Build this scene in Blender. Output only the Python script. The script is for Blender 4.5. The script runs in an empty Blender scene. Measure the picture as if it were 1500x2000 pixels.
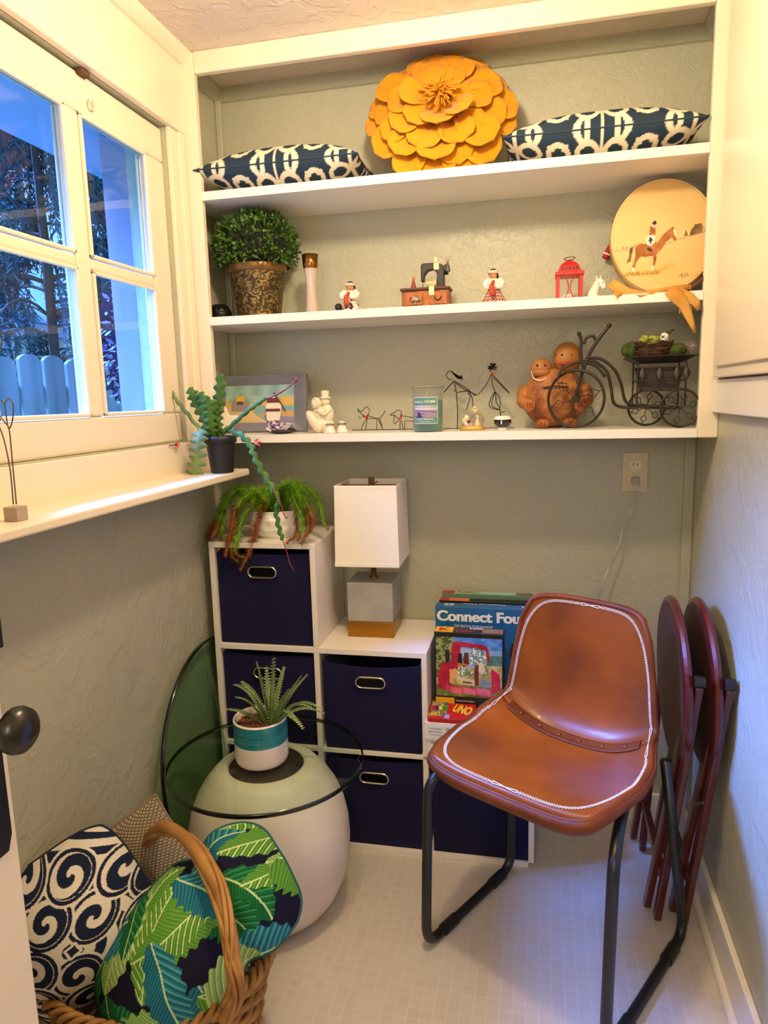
import bpy, math, random
import numpy as np
from mathutils import Vector, Matrix, Euler
random.seed(7); rng=np.random.default_rng(7)
C=bpy.context.scene.collection; SC=bpy.context.scene
# ---------------- camera, world, lights, exposure ----------------
CAM=np.array([0.9576,-1.8427,1.3001]); FPX=1366.25
YAW,PITCH,ROLL=0.2248,-0.1617,-0.0262
fw=np.array([-math.sin(YAW)*math.cos(PITCH),math.cos(YAW)*math.cos(PITCH),math.sin(PITCH)])
r0=np.array([math.cos(YAW),math.sin(YAW),0.]); u0=np.cross(r0,fw)
rr=math.cos(ROLL)*r0+math.sin(ROLL)*u0; uu=-math.sin(ROLL)*r0+math.cos(ROLL)*u0
cd=bpy.data.cameras.new('camera'); cam=bpy.data.objects.new('camera',cd); C.objects.link(cam)
cam.matrix_world=Matrix(((rr[0],uu[0],-fw[0],CAM[0]),(rr[1],uu[1],-fw[1],CAM[1]),(rr[2],uu[2],-fw[2],CAM[2]),(0,0,0,1)))
cd.sensor_fit='VERTICAL'; cd.sensor_height=24; cd.lens=24*FPX/2000; cd.clip_start=.02
SC.camera=cam
SC.view_settings.view_transform='Standard'; SC.view_settings.look='None'
SC.view_settings.exposure=0.0; SC.view_settings.gamma=1
w=bpy.data.worlds.new('world'); SC.world=w; w.use_nodes=True
bg=w.node_tree.nodes['Background']; bg.inputs[0].default_value=(0.19,0.44,1.0,1); bg.inputs[1].default_value=2.3
def light(name,kind,loc,energy,col,size=.1,rot=(0,0,0),sy=None):
    l=bpy.data.lights.new(name,kind); l.energy=energy; l.color=col
    if kind=='POINT': l.shadow_soft_size=size
    elif kind=='AREA':
        l.size=size
        if sy: l.shape='RECTANGLE'; l.size_y=sy
    o=bpy.data.objects.new(name,l); o.location=loc; o.rotation_euler=rot; C.objects.link(o); return o
light('ceiling_bulb','POINT',(0.72,-0.66,2.06),29,(1.0,0.79,0.52),.05)
light('fill_light','POINT',(0.8,-2.75,1.7),34,(1.0,0.86,0.68),.30)  # added soft fill behind the camera, lifts the lower walls; no real lamp
su=light('sky_glow','SUN',(-3,0,3),92.0,(.10,.27,1.0)); su.data.angle=math.radians(44); su.rotation_euler=Vector((1.0,-.06,-.98)).to_track_quat('-Z','Y').to_euler()
pl=light('window_portal','AREA',(-0.07,-0.45,1.6),1,(1,1,1),.66,(0,-math.pi/2,0),.72); pl.data.cycles.is_portal=True

def at(u,v,X=None,Y=None,Z=None):
    d=fw+(u-750)/FPX*rr-(v-1000)/FPX*uu
    k=(X-CAM[0])/d[0] if X is not None else (Y-CAM[1])/d[1] if Y is not None else (Z-CAM[2])/d[2]
    return Vector(CAM+d*k)
# ---------------- helpers ----------------
def hx(s):
    s=s.lstrip('#'); c=[int(s[i:i+2],16)/255 for i in (0,2,4)]
    return tuple(x/12.92 if x<=.04045 else ((x+.055)/1.055)**2.4 for x in c)
MATS={}
def mat(name,col='#808080',rough=.5,metal=0.,bump=None,col2=None,cs=8.,cd=2.,spec=.5,trans=0.,coat=0.,cr=(.35,.65),emit=None,sheen=0.,stretch=None):
    """principled; bump=(scale,strength,detail[,distance]); col2 mixes by noise of scale cs"""
    if name in MATS: return MATS[name]
    m=bpy.data.materials.new(name); m.use_nodes=True; nt=m.node_tree; b=nt.nodes['Principled BSDF']
    b.inputs['Base Color'].default_value=(*hx(col),1); b.inputs['Roughness'].default_value=rough; b.inputs['Metallic'].default_value=metal
    b.inputs['Specular IOR Level'].default_value=spec; b.inputs['Transmission Weight'].default_value=trans; b.inputs['Coat Weight'].default_value=coat
    b.inputs['Sheen Weight'].default_value=sheen
    tc=nt.nodes.new('ShaderNodeTexCoord'); src=tc.outputs['Object']
    if stretch:
        mp=nt.nodes.new('ShaderNodeMapping'); mp.inputs['Scale'].default_value=stretch; nt.links.new(src,mp.inputs[0]); src=mp.outputs[0]
    if col2:
        n=nt.nodes.new('ShaderNodeTexNoise'); n.inputs['Scale'].default_value=cs; n.inputs['Detail'].default_value=cd; nt.links.new(src,n.inputs[0])
        r=nt.nodes.new('ShaderNodeValToRGB'); r.color_ramp.elements[0].position=cr[0]; r.color_ramp.elements[1].position=cr[1]
        r.color_ramp.elements[0].color=(*hx(col),1); r.color_ramp.elements[1].color=(*hx(col2),1)
        nt.links.new(n.outputs[0],r.inputs[0]); nt.links.new(r.outputs[0],b.inputs['Base Color'])
    if bump:
        n=nt.nodes.new('ShaderNodeTexNoise'); n.inputs['Scale'].default_value=bump[0]; n.inputs['Detail'].default_value=bump[2]; nt.links.new(src,n.inputs[0])
        bp=nt.nodes.new('ShaderNodeBump'); bp.inputs['Strength'].default_value=bump[1]; bp.inputs['Distance'].default_value=bump[3] if len(bump)>3 else .002
        nt.links.new(n.outputs[0],bp.inputs['Height']); nt.links.new(bp.outputs[0],b.inputs['Normal'])
    if emit: b.inputs['Emission Color'].default_value=(*hx(emit[0]),1); b.inputs['Emission Strength'].default_value=emit[1]
    MATS[name]=m; return m
def painted(name,rough=.6,bump=None,spec=.4,weave=None):
    if name in MATS: return MATS[name]
    m=mat(name,'#ffffff',rough,bump=bump,spec=spec); nt=m.node_tree
    a=nt.nodes.new('ShaderNodeAttribute'); a.attribute_name='Col'
    nt.links.new(a.outputs['Color'],nt.nodes['Principled BSDF'].inputs['Base Color']); return m
def glassmat(name,tint,refl=1.45,rough=0.):
    if name in MATS: return MATS[name]
    m=bpy.data.materials.new(name); m.use_nodes=True; nt=m.node_tree; nt.nodes.remove(nt.nodes['Principled BSDF']); out=nt.nodes['Material Output']
    t=nt.nodes.new('ShaderNodeBsdfTransparent'); t.inputs[0].default_value=(*tint,1); g=nt.nodes.new('ShaderNodeBsdfGlossy'); g.inputs['Roughness'].default_value=rough
    # Schlick reflectance from |N.I| so that both sides of a pane behave alike
    ge=nt.nodes.new('ShaderNodeNewGeometry'); dt=nt.nodes.new('ShaderNodeVectorMath'); dt.operation='DOT_PRODUCT'
    nt.links.new(ge.outputs['Normal'],dt.inputs[0]); nt.links.new(ge.outputs['Incoming'],dt.inputs[1])
    def mt(op,a,b_=None,c=None):
        n=nt.nodes.new('ShaderNodeMath'); n.operation=op
        for i,x in enumerate((a,b_,c)):
            if x is None: continue
            if isinstance(x,(int,float)): n.inputs[i].default_value=x
            else: nt.links.new(x,n.inputs[i])
        return n.outputs[0]
    F0=((refl-1)/(refl+1))**2
    f_=mt('MULTIPLY_ADD',mt('POWER',mt('SUBTRACT',1.0,mt('ABSOLUTE',dt.outputs['Value'])),5.0),1-F0,F0)
    mx=nt.nodes.new('ShaderNodeMixShader')
    nt.links.new(f_,mx.inputs[0]); nt.links.new(t.outputs[0],mx.inputs[1]); nt.links.new(g.outputs[0],mx.inputs[2]); nt.links.new(mx.outputs[0],out.inputs[0])
    MATS[name]=m; return m
def wmat(o):
    M=o.matrix_basis.copy()
    while o.parent: o=o.parent; M=o.matrix_basis@M
    return M
def finish(me,name,mats,parent,local,smooth):
    o=bpy.data.objects.new(name,me); C.objects.link(o)
    for m in (mats if isinstance(mats,(list,tuple)) else [mats]): me.materials.append(m)
    if parent is not None:
        o.parent=parent
        if not local: me.transform(wmat(parent).inverted())
    if smooth: me.shade_smooth()
    return o
class MB:
    def __init__(s): s.v=[];s.f=[];s.m=[];s.k=0;s.M=None
    def add(s,vs,fs):
        n=len(s.v)
        if s.M is not None: vs=[s.M@Vector(v) for v in vs]
        s.v+= [tuple(v) for v in vs]; s.f+=[tuple(i+n for i in f) for f in fs]; s.m+=[s.k]*len(fs); return s
    def box(s,x0,x1,y0,y1,z0,z1):
        return s.add([(x0,y0,z0),(x1,y0,z0),(x1,y1,z0),(x0,y1,z0),(x0,y0,z1),(x1,y0,z1),(x1,y1,z1),(x0,y1,z1)],[(3,2,1,0),(4,5,6,7),(0,1,5,4),(1,2,6,5),(2,3,7,6),(3,0,4,7)])
    def tube(s,pts,r,n=8,closed=False,flat=1.):
        P=[Vector(p) for p in pts]; N=len(P); vs=[];up=None
        for i,p in enumerate(P):
            a=P[(i-1)%N] if (closed or i>0) else p; b=P[(i+1)%N] if (closed or i<N-1) else p
            t=(b-a).normalized() if (b-a).length>1e-9 else Vector((0,0,1))
            if up is None: up=Vector((0,0,1)) if abs(t.z)<.9 else Vector((1,0,0))
            x=up.cross(t); x=x.normalized() if x.length>1e-6 else t.orthogonal().normalized()
            y=t.cross(x); up=y
            ri=r[i] if hasattr(r,'__len__') else r
            for k in range(n):
                c=2*math.pi*k/n; vs.append(p+x*(ri*math.cos(c))+y*(ri*flat*math.sin(c)))
        fs=[]
        for i in range(N if closed else N-1):
            j=(i+1)%N
            for k in range(n): fs.append((i*n+k,i*n+(k+1)%n,j*n+(k+1)%n,j*n+k))
        if not closed: fs+= [tuple(range(n))[::-1],tuple((N-1)*n+k for k in range(n))]
        return s.add(vs,fs)
    def lathe(s,prof,c=(0,0,0),n=32,sx=1.,sy=1.):
        vs=[(c[0]+r*sx*math.cos(2*math.pi*k/n),c[1]+r*sy*math.sin(2*math.pi*k/n),c[2]+z) for r,z in prof for k in range(n)]
        fs=[(i*n+k,i*n+(k+1)%n,(i+1)*n+(k+1)%n,(i+1)*n+k) for i in range(len(prof)-1) for k in range(n)]
        return s.add(vs,fs)
    def ell(s,c,r,n=16,m=10,R=None):
        if not hasattr(r,'__len__'): r=(r,r,r)
        vs=[];
        for i in range(m+1):
            a=math.pi*i/m
            for k in range(n):
                b=2*math.pi*k/n; q=Vector((r[0]*math.sin(a)*math.cos(b),r[1]*math.sin(a)*math.sin(b),-r[2]*math.cos(a)))
                if R is not None: q=R@q
                vs.append(Vector(c)+q)
        return s.add(vs,[(i*n+k,i*n+(k+1)%n,(i+1)*n+(k+1)%n,(i+1)*n+k) for i in range(m) for k in range(n)])
    def prism(s,pts,o,ax,ay,th):
        """2-D outline in the plane o+ax*x+ay*y, extruded both ways by th/2"""
        o=Vector(o);ax=Vector(ax);ay=Vector(ay);n=ax.cross(ay).normalized()*(th/2);N=len(pts)
        vs=[o+ax*x+ay*y-n for x,y in pts]+[o+ax*x+ay*y+n for x,y in pts]
        return s.add(vs,[tuple(range(N))[::-1],tuple(range(N,2*N))]+[(i,(i+1)%N,N+(i+1)%N,N+i) for i in range(N)])
    def grid(s,P,closeu=False,flip=False):
        nu=len(P);nv=len(P[0]); vs=[p for row in P for p in row]; fs=[]
        for i in range(nu if closeu else nu-1):
            for j in range(nv-1):
                q=(i*nv+j,((i+1)%nu)*nv+j,((i+1)%nu)*nv+j+1,i*nv+j+1); fs.append(q[::-1] if flip else q)
        return s.add(vs,fs)
    def build(s,name,mats,parent=None,local=False,smooth=False,bevel=0,solid=0,sub=0,seg=2):
        me=bpy.data.meshes.new(name); me.from_pydata(s.v,[],s.f); me.update()
        if max(s.m,default=0)>0: me.polygons.foreach_set('material_index',s.m)
        o=finish(me,name,mats,parent,local,smooth)
        if solid: md=o.modifiers.new('s','SOLIDIFY'); md.thickness=solid; md.offset=0
        if bevel: md=o.modifiers.new('b','BEVEL'); md.width=bevel; md.segments=seg; md.limit_method='ANGLE'
        if sub: md=o.modifiers.new('u','SUBSURF'); md.levels=sub; md.render_levels=sub
        return o
def tag(o,label,cat,group=None,kind=None):
    if label: o['label']=label
    if cat: o['category']=cat
    if group: o['group']=group
    if kind: o['kind']=kind
    return o
def thing(name,label,cat,loc=(0,0,0),rz=0,group=None):
    o=bpy.data.objects.new(name,None); o.empty_display_size=.05; C.objects.link(o); o.location=loc; o.rotation_euler=(0,0,rz); return tag(o,label,cat,group)
def struct(name,mb,m,parent=None,**k):
    o=mb.build(name,m,parent,**k)
    if parent is None: o['kind']='structure'
    return o
def dup(root,loc=None,rz=None,label=None,group=None):
    def cp(o,par):
        c=o.copy(); C.objects.link(c); c.parent=par
        for ch in o.children: cp(ch,c)
        return c
    r=cp(root,None)
    if loc is not None: r.location=loc
    if rz is not None: r.rotation_euler=(0,0,rz)
    if label: r['label']=label
    if group: r['group']=group
    return r
def paint(name,P,col,m,parent=None,local=False,wrap=False,smooth=True):
    """P (nu,nv,3) points, col (nu,nv,3) sRGB 0..1 painted per vertex"""
    P=np.asarray(P,float); nu,nv=P.shape[:2]; me=bpy.data.meshes.new(name)
    i=np.arange(nu if wrap else nu-1)[:,None]; j=np.arange(nv-1)[None]; i2=(i+1)%nu
    F=np.stack([i*nv+j,i2*nv+j,i2*nv+j+1,i*nv+j+1],-1).reshape(-1,4)
    me.from_pydata(P.reshape(-1,3).tolist(),[],F.tolist()); c=np.clip(np.asarray(col,float).reshape(-1,3),0,1)
    c=np.where(c<=.04045,c/12.92,((c+.055)/1.055)**2.4); a=me.color_attributes.new('Col','FLOAT_COLOR','POINT')
    a.data.foreach_set('color',np.c_[c,np.ones(len(c))].astype(np.float32).ravel())
    return finish(me,name,m,parent,local,smooth)
def text(mb,s,o,ax,ay,h,w=None,bold=0.,lift=.0006,mid=False):
    """lettering lying on the plane o+ax*x+ay*y with cap height about h, fitted to width w"""
    cu=bpy.data.curves.new('t','FONT'); cu.body=s; cu.size=1; cu.offset=bold; ob=bpy.data.objects.new('t',cu)
    me=bpy.data.meshes.new_from_object(ob); V=[v.co.copy() for v in me.vertices]
    if not V: return
    x0=min(v.x for v in V);x1=max(v.x for v in V);y0=min(v.y for v in V);y1=max(v.y for v in V)
    sy=h/(y1-y0); sx=(w/(x1-x0)) if w else sy
    o=Vector(o);ax=Vector(ax).normalized();ay=Vector(ay).normalized();n=ax.cross(ay)*lift
    mb.add([o+ax*((v.x-x0)*sx-(0 if not mid else (x1-x0)*sx/2))+ay*((v.y-y0)*sy)+n for v in V],[tuple(p.vertices) for p in me.polygons])
    bpy.data.objects.remove(ob); bpy.data.meshes.remove(me); bpy.data.curves.remove(cu)
def smoothpath(pts,k=6,closed=False):
    P=[Vector(p) for p in pts]; out=[]; N=len(P)
    for i in range(N if closed else N-1):
        if closed: a,b,c,d=P[i-1],P[i],P[(i+1)%N],P[(i+2)%N]
        else: b,c=P[i],P[i+1]; a=P[i-1] if i else b*2-c; d=P[i+2] if i+2<N else c*2-b
        for t in range(k):
            t/=k; out.append(.5*((2*b)+(c-a)*t+(2*a-5*b+4*c-d)*t*t+(3*b-a-3*c+d)*t**3))
    if not closed: out.append(P[-1])
    return out
def fillet(pts,r,k=6):
    P=[Vector(p) for p in pts]; out=[P[0]]
    for i in range(1,len(P)-1):
        a=(P[i-1]-P[i]);b=(P[i+1]-P[i]); q=min(r,a.length*.49,b.length*.49); A=P[i]+a.normalized()*q;B=P[i]+b.normalized()*q
        for t in range(k+1): t/=k; out.append(A*(1-t)**2+P[i]*2*t*(1-t)+B*t*t)
    out.append(P[-1]); return out
def arc(c,r,a0,a1,n=16,ax=(1,0,0),ay=(0,0,1)):
    c=Vector(c);ax=Vector(ax);ay=Vector(ay); return [c+ax*(r*math.cos(a0+(a1-a0)*i/n))+ay*(r*math.sin(a0+(a1-a0)*i/n)) for i in range(n+1)]
def ring(c,r,n=32,ax=(1,0,0),ay=(0,0,1)): return arc(c,r,0,2*math.pi,n,ax,ay)[:-1]
def inpoly(x,y,poly):
    ins=np.zeros(x.shape,bool); n=len(poly)
    for i in range(n):
        x1,y1=poly[i];x2,y2=poly[(i+1)%n]
        if y1==y2: continue
        ins^=((y1>y)!=(y2>y))&(x<(x2-x1)*(y-y1)/(y2-y1)+x1)
    return ins
def rgb(s): s=s.lstrip('#'); return np.array([int(s[i:i+2],16)/255 for i in (0,2,4)])
def noise2(x,y,s=0,f=1.):
    """two octaves of value noise, about -1..1"""
    g=np.random.default_rng(s).uniform(-1,1,(64,64)); out=0
    for k,q in ((1.,f),(.5,f*2.3)):
        X_=np.asarray(x)*q+7.3;Y_=np.asarray(y)*q+3.1; i=np.floor(X_).astype(int);j=np.floor(Y_).astype(int); u=X_-i;v=Y_-j; u=u*u*(3-2*u);v=v*v*(3-2*v); G=lambda a,b: g[a%64,b%64]
        out=out+k*((G(i,j)*(1-u)+G(i+1,j)*u)*(1-v)+(G(i,j+1)*(1-u)+G(i+1,j+1)*u)*v)
    return out

# ---------------- setting ----------------
XR=1.3725; YB=.245; ZC=2.205; YF=-3.2
def wallmat(name,c1,c2,sc,st,dist):
    """painted plaster with a skip-trowel relief: raised flakes with soft edges"""
    m=mat(name,c1,.36,col2=c2,cs=3.,cd=3.,spec=.35); nt=m.node_tree; b=nt.nodes['Principled BSDF']
    tc=[n for n in nt.nodes if n.type=='TEX_COORD'][0]
    n=nt.nodes.new('ShaderNodeTexNoise'); n.inputs['Scale'].default_value=sc; n.inputs['Detail'].default_value=4; n.inputs['Roughness'].default_value=.62; n.inputs['Distortion'].default_value=.6
    nt.links.new(tc.outputs['Object'],n.inputs[0])
    r=nt.nodes.new('ShaderNodeValToRGB'); r.color_ramp.elements[0].position=.46; r.color_ramp.elements[1].position=.56; nt.links.new(n.outputs[0],r.inputs[0])
    n2=nt.nodes.new('ShaderNodeTexNoise'); n2.inputs['Scale'].default_value=sc*6; n2.inputs['Detail'].default_value=3; nt.links.new(tc.outputs['Object'],n2.inputs[0])
    ad=nt.nodes.new('ShaderNodeMath'); ad.operation='MULTIPLY_ADD'; ad.inputs[1].default_value=.35; nt.links.new(n2.outputs[0],ad.inputs[0]); nt.links.new(r.outputs[0],ad.inputs[2])
    bp=nt.nodes.new('ShaderNodeBump'); bp.inputs['Strength'].default_value=st; bp.inputs['Distance'].default_value=dist
    nt.links.new(ad.outputs[0],bp.inputs['Height']); nt.links.new(bp.outputs[0],b.inputs['Normal']); return m
GREEN=wallmat('sage_plaster','#b9b7a2','#b2b19a',16,.5,.0022)
GREENB=wallmat('sage_plaster_back','#b7b5a0','#b0af9a',38,.5,.0016)
CEIL=wallmat('ceiling_plaster','#d9ccbb','#d4c6b4',14,.6,.003)
WHITE=mat('white_paint','#ecdfc6',.32,bump=(30,.12,3,.002),spec=.45)
WHITE2=mat('white_paint_cool','#f1ece2',.3,bump=(40,.1,3,.002))
# floor: small embossed square vinyl tiles
fm=mat('vinyl_floor','#cfc8bd',.33,spec=.4); nt=fm.node_tree; b=nt.nodes['Principled BSDF']; tc=[n for n in nt.nodes if n.type=='TEX_COORD'][0]
br=nt.nodes.new('ShaderNodeTexBrick'); br.offset=0; br.inputs['Scale'].default_value=1; br.inputs['Brick Width'].default_value=.0275; br.inputs['Row Height'].default_value=.0275; br.inputs['Mortar Size'].default_value=.0011; br.inputs['Mortar Smooth'].default_value=.3
br.inputs['Color1'].default_value=(*hx('#d6cdc0'),1); br.inputs['Color2'].default_value=(*hx('#ccc2b4'),1); br.inputs['Mortar'].default_value=(*hx('#e6dfd4'),1)
nt.links.new(tc.outputs['Object'],br.inputs[0]); n=nt.nodes.new('ShaderNodeTexNoise'); n.inputs['Scale'].default_value=9; nt.links.new(tc.outputs['Object'],n.inputs[0])
mx=nt.nodes.new('ShaderNodeMix'); mx.data_type='RGBA'; mx.inputs[7].default_value=(*hx('#d8cfc2'),1); nt.links.new(n.outputs[0],mx.inputs[0]); nt.links.new(br.outputs[0],mx.inputs[6]); nt.links.new(mx.outputs[2],b.inputs['Base Color'])
struct('floor',MB().box(-.12,XR+.12,YF,YB+.1,-.06,0),fm)
struct('ceiling',MB().box(-.12,XR+.12,YF,YB+.1,ZC,ZC+.06),CEIL)
struct('wall_back',MB().box(-.12,XR+.12,YB,YB+.1,0,ZC),GREENB)
struct('wall_front',MB().box(-.12,XR+.12,YF-.1,YF,0,ZC),GREEN)
struct('wall_right',MB().box(XR,XR+.12,YF,YB,0,ZC),GREEN)
WY0,WY1,WZ0,WZ1=-.815,-.07,1.197,2.005   # sash opening
wl=MB(); wl.box(-.12,0,YF,YB,0,1.10); wl.box(-.12,0,WY1,YB,1.10,ZC); wl.box(-.12,0,YF,WY0,1.10,ZC); wl.box(-.12,0,WY0,WY1,WZ1,ZC); wl.box(-.12,0,WY0,WY1,1.10,WZ0)
struct('wall_left',wl,GREEN)
# trim around the window: every board a strip of the painted casing
struct('trim_1',MB().box(0,.012,-2.0,0,1.11,1.194),WHITE,bevel=.003)          # apron board above the sill
struct('trim_2',MB().box(0,.02,-2.0,0,2.005,ZC-.001),WHITE,bevel=.004)        # frieze board above the window
tr=MB(); tr.box(0,.013,-.072,-.002,1.194,2.005); tr.box(0,.019,-.032,-.004,1.194,2.005); struct('trim_3',tr,WHITE,bevel=.003)
struct('trim_4',MB().box(0,.013,-2.0,-.812,1.194,2.005),WHITE,bevel=.003)
def cove(p0,p1,nx,ny,s=.034):
    mb=MB(); P=[]
    for p in (p0,p1):
        row=[(p[0]+nx*d,p[1]+ny*d,p[2]-h) for d,h in ((0,0),(0,s),(s*.25,s*.93),(s*.5,s*.72),(s*.72,s*.5),(s*.93,s*.25),(s,0))]; P.append(row)
    mb.grid(P); mb.add(P[0],[tuple(range(7))]); mb.add(P[1],[tuple(range(7))[::-1]]); return mb
struct('trim_5',cove((.02,-2.,ZC),(.02,-.001,ZC),1,0,.03),WHITE)
# stiles and header of the built-in shelf recess
struct('trim_6',MB().box(0,.056,-.001,.02,1.0745,ZC),WHITE,bevel=.003)
struct('trim_7',MB().box(1.326,XR,-.001,.02,1.184,ZC),WHITE,bevel=.003)
struct('trim_8',MB().box(.056,1.326,-.001,.02,2.151,ZC),WHITE,bevel=.003)
struct('trim_9',cove((0,YB,ZC),(XR,YB,ZC),0,-1,.032),GREENB)
struct('trim_10',cove((0,YB,ZC),(0,.02,ZC),1,0,.032),GREENB); struct('trim_11',cove((XR,YB,ZC),(XR,.02,ZC),-1,0,.032),GREENB)
struct('trim_12',MB().box(XR-.028,XR,YB-.012,YB,.12,1.18),GREENB,bevel=.004)   # plaster return in the back corner
struct('trim_13',MB().box(0,.02,YB-.012,YB,1.2,ZC),GREENB,bevel=.004)
def base(mb,x0,x1,y0,y1): mb.box(x0,x1,y0,y1,0,.113)
b1=MB(); b1.box(XR-.014,XR,YF,YB,0,.118); b1.tube([(XR-.016,YF,.006),(XR-.016,YB,.006)],.012,10); struct('baseboard_right',b1,WHITE2,bevel=.003)
b2=MB(); b2.box(0,XR-.014,YB-.014,YB,0,.095); struct('baseboard_back',b2,WHITE2,bevel=.003)
b3=MB(); b3.box(0,.014,YF,YB-.014,0,.118); struct('baseboard_left',b3,WHITE2,bevel=.003)
# window sill board and shelves (lift-off boards)
tag(MB().box(0,.149,-2.0,.0,1.0945,1.113).build('window_sill_board',WHITE,bevel=.004),'long cream window sill board with rounded front edge, under the window on the left','window sill')['kind']='structure'
for z,lab in ((1.8585,'long white wall shelf carrying the yellow flower pillow, topmost of three'),(1.532,'long white wall shelf carrying the red lantern and drum, middle of three'),(1.207,'long white wall shelf carrying the tricycle planter, lowest of three')):
    xe=.0 if z>1.3 else .0
    mb=MB(); mb.box(.002,XR-.002,.0201,YB-.001,z-.022,z); mb.box(.0565,1.3255,-.0015,.0205,z-.022,z); 
    tag(mb.build('wall_shelf',WHITE2),lab,'shelf','built-in wall shelves')
# wall cabinet on the right wall: face boards with a recessed door panel
wc=thing('wall_cabinet','tall cream cabinet front on the right wall beside the shelf recess','cabinet',(XR,-.6,1.245))
f=MB(); f.box(XR-.018,XR,-1.9,.0-.004,1.245,1.322); f.box(XR-.018,XR,-.052,-.004,1.322,ZC-.002); f.box(XR-.018,XR,-1.9,-1.2,1.322,ZC-.002); f.box(XR-.018,XR,-1.2,-.052,2.15,ZC-.002); f.build('frame',WHITE2,wc,bevel=.003)
d=MB(); d.box(XR-.03,XR-.001,-.64,-.056,1.326,2.146); d.build('door',WHITE,wc,bevel=.003)
d=MB(); d.box(XR-.03,XR-.001,-1.196,-.644,1.326,2.146); d.build('door',WHITE,wc,bevel=.003)
for y0,y1 in ((-.6,-.1),(-1.16,-.69)):
    dd=MB(); dd.box(XR-.036,XR-.03,y0,y1,1.35,2.12); dd.build('door_panel',WHITE,wc,bevel=.003)
# window 1: painted two-by-two sash with glass, hook and ring
win=MB(); X0,X1=-.045,-.012
win.box(X0,X1,WY0,WY1,1.197,1.275); win.box(X0,X1,WY0,WY1,1.917,2.0); win.box(X0,X1,WY0,-.745,1.275,1.917); win.box(X0,X1,-.155,WY1,1.275,1.917)
ym0,ym1=-.468,-.418; win.box(X0,X1,ym0,ym1,1.275,1.917)
zm=1.606
for a,b_ in ((-.745,ym0),(ym1,-.155)): win.box(X0,X1,a,b_,zm-.013,zm+.013)
win=struct('window_1',win,WHITE,bevel=.006)
GL=glassmat('window_glass',(.93,.97,1.0),1.35)
st=MB()
for a,b_ in ((-.745,ym0),(ym1,-.155)):
    for c,d_ in ((1.275,zm-.013),(zm+.013,1.917)):
        MB().box(-.036,-.032,a,b_,c,d_).build('pane',GL,win)
        q=MB(); e=.009
        for s_ in (X1-.006,):
            q.box(s_,s_+.010,a,b_,c,c+e);q.box(s_,s_+.010,a,b_,d_-e,d_);q.box(s_,s_+.010,a,a+e,c,d_);q.box(s_,s_+.010,b_-e,b_,c,d_)
        q.build('glazing_bead',WHITE,win,bevel=.003)
q=MB(); q.tube(ring((-.004,-.375,1.945),.010,18,(0,1,0),(0,0,1)),.0022,8,True); q.tube([(-.012,-.375,1.955),(-.004,-.375,1.955)],.003,8); q.build('ring_eye',WHITE,win,smooth=True)
q=MB(); q.box(-.012,.004,-.415,-.385,1.992,2.003); q.build('catch',mat('rust_brown','#5a3a2a',.7),win,bevel=.002)
# ---------------- outdoors ----------------
EXT=mat('exterior_white','#9896a8',.7,spec=.2); WOODF=mat('weathered_fence','#9fa69a',.85,col2='#6f7a6e',cs=6,cd=6,bump=(25,.5,4,.004),stretch=(1,1,.12))
struct('trim_14',MB().box(-.42,-.125,-3.2,6,2.012,2.3),mat('soffit','#93a6bd',.7))      # eaves soffit
struct('trim_15',MB().box(-.39,-.121,.31,.36,-.4,2.012),EXT)                         # outside corner board of the house
struct('trim_16',MB().box(-.20,-.1205,-.06,-.02,1.1,2.0),EXT)
o=MB().box(-30,-.13,-6,30,-.5,-.4).build('lawn',mat('lawn_green','#3f5a34',.95,bump=(60,.8,3,.02))); o['kind']='structure'
fe=thing('picket_fence','weathered wooden board fence across the yard outside the window','fence',(-1.8,2.4,-.4))
mb=MB(); mb.box(-1.86,-1.83,-1,7,1.32,1.42); mb.box(-1.86,-1.83,-1,7,.4,.5); mb.build('rail',WOODF,fe)
y=-.4
while y<5.4:
    wd=.165+rng.uniform(-.01,.01); h=1.57+rng.uniform(-.02,.03); pts=[(0,0),(wd,0),(wd,h+.38)]+[(wd/2+wd/2*math.cos(a),h+.38+.035*math.sin(a)) for a in np.linspace(0.2,math.pi-.2,7)]+[(0,h+.38)]
    MB().prism(pts,(-1.82,y,-.4),(0,1,0),(0,0,1),.02).build('picket',WOODF,fe); y+=wd+rng.choice([.008,.03])
nh=thing('neighbour_house','pale neighbouring house with white gutter, beyond the fence outside the window','house',(-6.5,8,-.4))
MB().box(-10,-7.2,1,16,-.4,2.5).build('wall',mat('house_beige','#b9b7a8',.8,bump=(20,.2,2)),nh)
MB().box(-7.3,-7.08,1,16,2.45,2.63).build('gutter',EXT,nh)
MB().add([(-7.1,1,2.63),(-7.1,16,2.63),(-10.1,16,4.35),(-10.1,1,4.35)],[(0,1,2,3)]).build('roof',mat('roof_shingle','#6f8296',.9,bump=(30,.6,3,.01)),nh,solid=.08)
MB().box(-8.9,-7.7,6.9,8.8,2.4,4.0).build('dormer',EXT,nh)
wn=MB(); wn.box(-7.73,-7.65,7.45,8.25,3.1,3.82); wn.build('window_frame',EXT,nh,bevel=.01)
MB().box(-7.66,-7.62,7.55,8.15,3.18,3.74).build('pane',mat('house_pane','#1c3550',.1),nh)
BARK=mat('bark','#5a4636',.9,bump=(18,.8,4,.02)); 
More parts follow.
